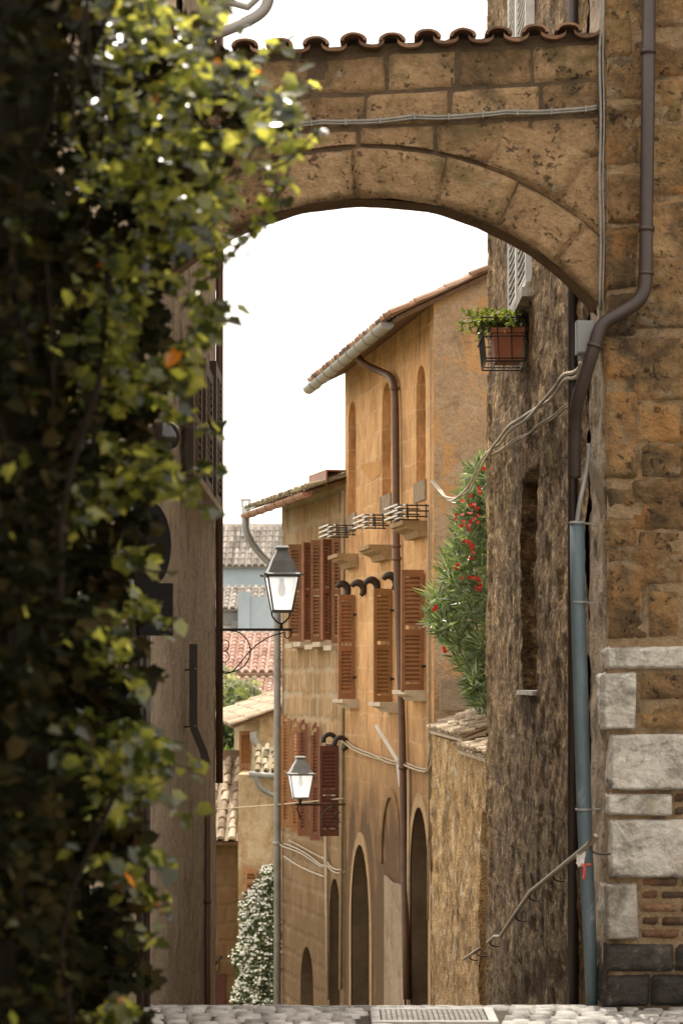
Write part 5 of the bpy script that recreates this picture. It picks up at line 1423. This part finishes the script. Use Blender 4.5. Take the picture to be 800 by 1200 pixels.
fh = far_house('blue_grey_house', 'distant blue-grey house with pale grey tiled roof and chimney', 118, 238, 352, 661, 614, 4.5, M['blue_wall'], M['tile_grey'], pitch=.32, row=.7)
mb = MB(); c = P(288, 622, 121); w_ = 11 * 121 / FPX
mb.box((c.x, c.y, c.z + .45), (w_ * .9, w_ * .9, 1.5)); 
for sx in (-1, 1):
    for sy in (-1, 1): mb.box((c.x + sx * w_ * .38, c.y + sy * w_ * .38, c.z + 1.35), (.12, .12, .3))
mb.box((c.x, c.y, c.z + 1.55), (w_ * 1.15, w_ * 1.15, .10), bev=.02)
mb.build('chimney', M['grey_wall'], fh)
fh = far_house('grey_house', 'distant pale grey house with low roof below the blue-grey one', 104, 240, 318, 712, 688, 3.2, M['grey_wall'], M['tile_grey'], pitch=.3, row=.6)
mb = MB(); mb.box((P(296, 747, 103.6)), (1.8, .5, 1.4)); mb.box((P(268, 725, 103.95)), (1.0, .2, .5)); mb.build('window', M['box_grey'], fh)
mb = MB(); mb.box((P(286, 735, 103.2)), (.5, .6, 3.0)); mb.box((P(308, 735, 103.3)), (1.6, .6, 2.6)); mb.build('annex', M['blue_wall'], fh)
far_house('pink_roofed_house', 'distant house with large pinkish tiled roof behind the lantern bracket', 90, 232, 350, 786, 742, 5.0, M['tan_wall'], M['tile_red'], pitch=.30, row=.5)
far_house('red_roofed_house', 'lower distant house with small reddish tiled roof', 80, 274, 350, 822, 796, 3.6, M['tan_wall'], M['tile_red'], pitch=.28, row=.5)

def tree(label, c, rx, ry, rz, nleaf, mat, trunk_z, size=.22, seed=0):
    o = thing('tree', label, 'tree', (c.x, c.y, trunk_z)); mb = MB(); ms = MB()
    ms.tube([(c.x, c.y, trunk_z), (c.x + .1, c.y, c.z - rz * .5), (c.x, c.y, c.z)], [.25, .16, .08], 7)
    for k in range(7):
        d = rv(); d.z = abs(d.z); ms.tube([(c.x, c.y, c.z - rz * .4), c + Vector((d.x * rx * .4, d.y * ry * .4, d.z * rz * .2)), c + Vector((d.x * rx * .8, d.y * ry * .8, d.z * rz * .7))], [.07, .05, .02], 5)
    ms.build('trunk', M['bark'], o)
    cl = [(c + Vector((d.x * rx * .75, d.y * ry * .75, d.z * rz * .75)), R.uniform(.28, .5)) for d in [rv() * R.uniform(.3, 1) for _ in range(26)]]
    for i in range(nleaf):
        cc, rr = R.choice(cl); d = rv() * (R.random() ** .4)
        p = cc + Vector((d.x * rx * rr, d.y * ry * rr, d.z * rz * rr))
        leaf(mb, p, rv(), rv() + Vector((0, 0, .6)), size * R.uniform(.7, 1.3), size * R.uniform(.4, .7), shape='lance')
    mb.build('crown', mat, o)
tree('dark green tree rising behind the tiled roofs at the left house corner', P(262, 880, 66), 1.7, 1.6, 1.6, 7000, M['tree'], -11)
tree('pale olive tree below the pink roof beside the left house corner', P(262, 818, 76), 1.3, 1.3, .95, 4200, M['tree_pale'], -11)
tree('darker bushy tree low between the pale tree and the cottage roof', P(262, 912, 64), 1.3, 1.2, .8, 4000, M['tree'], -11)
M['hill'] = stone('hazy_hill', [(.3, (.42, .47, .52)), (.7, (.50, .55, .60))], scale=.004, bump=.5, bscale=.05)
mb = MB(); n = 60; vs = []
for i in range(n + 1):
    x = -1400 + 2800 * i / n
    hgt = 118 + 34 * nz((x * .0016, 0, 0), 1, 4) + 12 * nz((x * .007, 0, 0), 1, 2)
    for t, yy in ((0, 1300), (.55, 1600), (1, 1900)):
        vs.append((x, yy, -20 + (hgt + 20) * math.sin(t * PI / 2)))
mb.add(vs, [(i * 3 + j, i * 3 + 3 + j, i * 3 + 4 + j, i * 3 + 1 + j) for i in range(n) for j in range(2)], 0, True)
struct('hills', mb, M['hill'])

# ------------------------------------------------------------------ ivy on the garden wall beside the camera
iw = thing('boundary_wall', 'shade-darkened stone boundary wall buried under the ivy', 'wall', (-.8, 3.8, 0))
mb = MB()
rough_wall(mb, Wall((-.66, 1.5), (-.66, 5.55), flip=True), 0, 4.05, -.05, 3.7, .12, .12, lambda a, z: .02 * fbm((a, z, 0), 3))
mb.obox((-1.0, 1.5, -.05), Vector((.33, 0, 0)), Vector((0, 4.05, 0)), Vector((0, 0, 3.74)))
M['shaded_wall'] = stone('shaded_stone', [(.3, (.006, .005, .003)), (.7, (.022, .016, .010))], scale=6, bump=.02, bscale=24, spec=.05)  # shade behind the ivy put into the stone colour
mb.build('masonry', M['shaded_wall'], iw)
iv = thing('ivy', 'dense sunlit ivy hanging over the boundary wall, filling the left edge', 'ivy', (-.5, 5.0, 0))
bnd = [(-40, 330), (0, 262), (30, 300), (60, 335), (100, 352), (150, 345), (200, 322), (250, 300), (290, 268), (340, 245), (400, 258), (450, 246), (500, 236), (545, 215), (590, 205), (620, 180), (680, 178), (700, 176), (740, 190), (770, 160), (810, 148), (840, 168), (870, 222), (900, 240), (940, 228), (980, 178), (1020, 190), (1060, 186), (1100, 168), (1150, 165), (1240, 170)]
def bx_(y):
    for (a, b), (c, d) in zip(bnd, bnd[1:]):
        if a <= y <= c: return b + (d - b) * (y - a) / (c - a)
    return 200
mb = MB(); ms = MB(); cnt = 0
def ivy_leaf(x, y, Y, s=1.0, mi=0):
    p = P(x, y, Y)
    if p.x < -.64 and Y < 5.6: p.x = -.64 + R.random() * .05
    out = Vector((R.uniform(-.2, .5), R.uniform(-.8, .45), R.uniform(.25, 1.0))); nrm = (out + rv() * .65).normalized() if R.random() > .42 else (Vector((-.13, -.56, .80)) + rv() * .42).normalized()
    d = (Vector((R.uniform(-.5, .9), R.uniform(-.5, .3), R.uniform(-1.0, .1))) + rv() * .5)
    d = d - nrm * d.dot(nrm)
    if d.length < .05: d = nrm.orthogonal()
    L = R.uniform(.020, .041) * s
    leaf(mb, p, d, nrm, L, L * R.uniform(.75, .95), .15, mi, shape='ivy')
for i in range(25000):          # outer leaves
    y = R.uniform(-50, 1240); b = bx_(y); x = -40 + (b + 40) * R.random() ** .62
    f = (b - x) / 110.0           # 0 at the fringe, 1 inside
    nn_ = nz((x / 62, y / 62, 0), 1, 6) * .9 + nz((x / 24, y / 24, 3), 1, 2) * .45
    if nn_ < .40 - .62 * min(1, f): continue
    near = max(0., min(1., (x - 10) / 110))
    Ymax = min(5.75, 1815 / max(60, (400 - x)) + .1) if x < 86 else 5.85
    Y = R.uniform(4.15 + .55 * near, max(4.4, Ymax))
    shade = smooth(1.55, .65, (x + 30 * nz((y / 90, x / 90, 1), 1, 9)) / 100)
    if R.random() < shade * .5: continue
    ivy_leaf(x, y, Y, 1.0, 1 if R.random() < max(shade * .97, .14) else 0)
for i in range(11000):          # dark back layer added as painted shade behind them
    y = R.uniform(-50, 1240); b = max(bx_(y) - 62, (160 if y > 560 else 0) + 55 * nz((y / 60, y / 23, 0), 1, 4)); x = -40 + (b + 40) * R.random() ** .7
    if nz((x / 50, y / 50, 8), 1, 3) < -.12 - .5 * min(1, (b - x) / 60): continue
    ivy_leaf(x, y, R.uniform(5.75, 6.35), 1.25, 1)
# hanging and reaching sprays
sprays = [((300, 265), (352, 165)), ((270, 300), (330, 205)), ((250, 250), (352, 60)), ((300, 200), (375, 150)), ((235, 330), (285, 275)), ((200, 560), (250, 545)), ((180, 560), (250, 590)), ((150, 690), (205, 740)), ((140, 640), (200, 670)), ((150, 850), (240, 905)),
          ((160, 900), (222, 955)), ((150, 1000), (205, 1010)), ((150, 1040), (200, 1060)), ((140, 1100), (185, 1092)), ((190, 480), (262, 500)), ((230, 400), (268, 350)), ((240, 90), (345, 40)), ((260, 130), (372, 95)), ((140, 780), (178, 815)), ((130, 720), (190, 705))]
for (a, b) in sprays:
    Y = R.uniform(5.0, 5.6); k = 18
    pa, pb = P(a[0], a[1], Y), P(b[0], b[1], Y + R.uniform(-.2, .2)); md = pa.lerp(pb, .5) + Vector((0, 0, -.03))
    stem(iv, smooth_path([pa, md, pb], 2), .003)
    for i in range(k):
        t = (i + R.random()) / k; ivy_leaf(a[0] + (b[0] - a[0]) * t + R.uniform(-12, 12), a[1] + (b[1] - a[1]) * t + R.uniform(-10, 14), Y + R.uniform(-.05, .05), 1.05)
for k in range(26):
    x = R.uniform(-20, 110); y = R.uniform(0, 1200); Y = R.uniform(4.3, 5.2)
    if (400 - x) * Y / FPX > .62: Y = .62 * FPX / (400 - x)
    p = P(x, y, Y); ms = MB(); ms.tube(smooth_path([p, p + Vector((R.uniform(-.05, .08), .02, .18)), p + Vector((R.uniform(-.06, .12), .03, .42))], 1), R.uniform(.003, .007), 5); ms.build('stem', M['shaded_stem'], iv)
mb.build('foliage', [M['ivy'], M['ivy_shaded']], iv)

# ------------------------------------------------------------------ light, sky, camera
AZ_SUN, EL_SUN = rad(-17), rad(62)       # ahead of us, a little to the left
to_sun = Vector((math.sin(AZ_SUN) * math.cos(EL_SUN), math.cos(AZ_SUN) * math.cos(EL_SUN), math.sin(EL_SUN)))
sd = bpy.data.lights.new('sun', 'SUN'); sd.energy = 5.0; sd.angle = rad(.55); sd.color = (1.0, .93, .82)
so = bpy.data.objects.new('sun', sd); COL.objects.link(so); so.rotation_euler = (-to_sun).to_track_quat('-Z', 'Y').to_euler(); so.location = (0, 0, 30)
w = bpy.data.worlds.new('World'); SC.world = w; w.use_nodes = True; nt = w.node_tree
bg = nt.nodes['Background']; sk = nt.nodes.new('ShaderNodeTexSky'); sk.sky_type = 'NISHITA'; sk.sun_disc = False
sk.sun_elevation = EL_SUN; sk.sun_rotation = AZ_SUN; sk.air_density = 1.0; sk.dust_density = 6.0; sk.ozone_density = .6; sk.altitude = 200
hz = nt.nodes.new('ShaderNodeMix'); hz.data_type = 'RGBA'; hz.inputs[0].default_value = .7       # white summer haze over the sky
nt.links.new(sk.outputs[0], hz.inputs[6]); hz.inputs[7].default_value = (9.3, 8.45, 7.25, 1)
nt.links.new(hz.outputs[2], bg.inputs[0]); bg.inputs[1].default_value = .28

cam = bpy.data.cameras.new('camera'); co = bpy.data.objects.new('camera', cam); COL.objects.link(co); SC.camera = co
co.location = (0, 0, CZ); co.rotation_euler = (rad(90), 0, 0)
cam.sensor_fit = 'HORIZONTAL'; cam.sensor_width = 24.0; cam.lens = 24.0 * FPX / 800
cam.shift_y = (HY - 600) / 800
cam.clip_start = .05; cam.clip_end = 6000
cam.dof.use_dof = True; cam.dof.focus_distance = 19; cam.dof.aperture_fstop = 6.0; cam.dof.aperture_blades = 0
SC.view_settings.view_transform = 'Standard'; SC.view_settings.look = 'None'; SC.view_settings.exposure = 0; SC.view_settings.gamma = 1
SC.render.engine = 'CYCLES'; SC.cycles.use_denoising = True
SC.cycles.max_bounces = 10; SC.cycles.diffuse_bounces = 5; SC.cycles.transparent_max_bounces = 12
SC.cycles.sample_clamp_indirect = 8
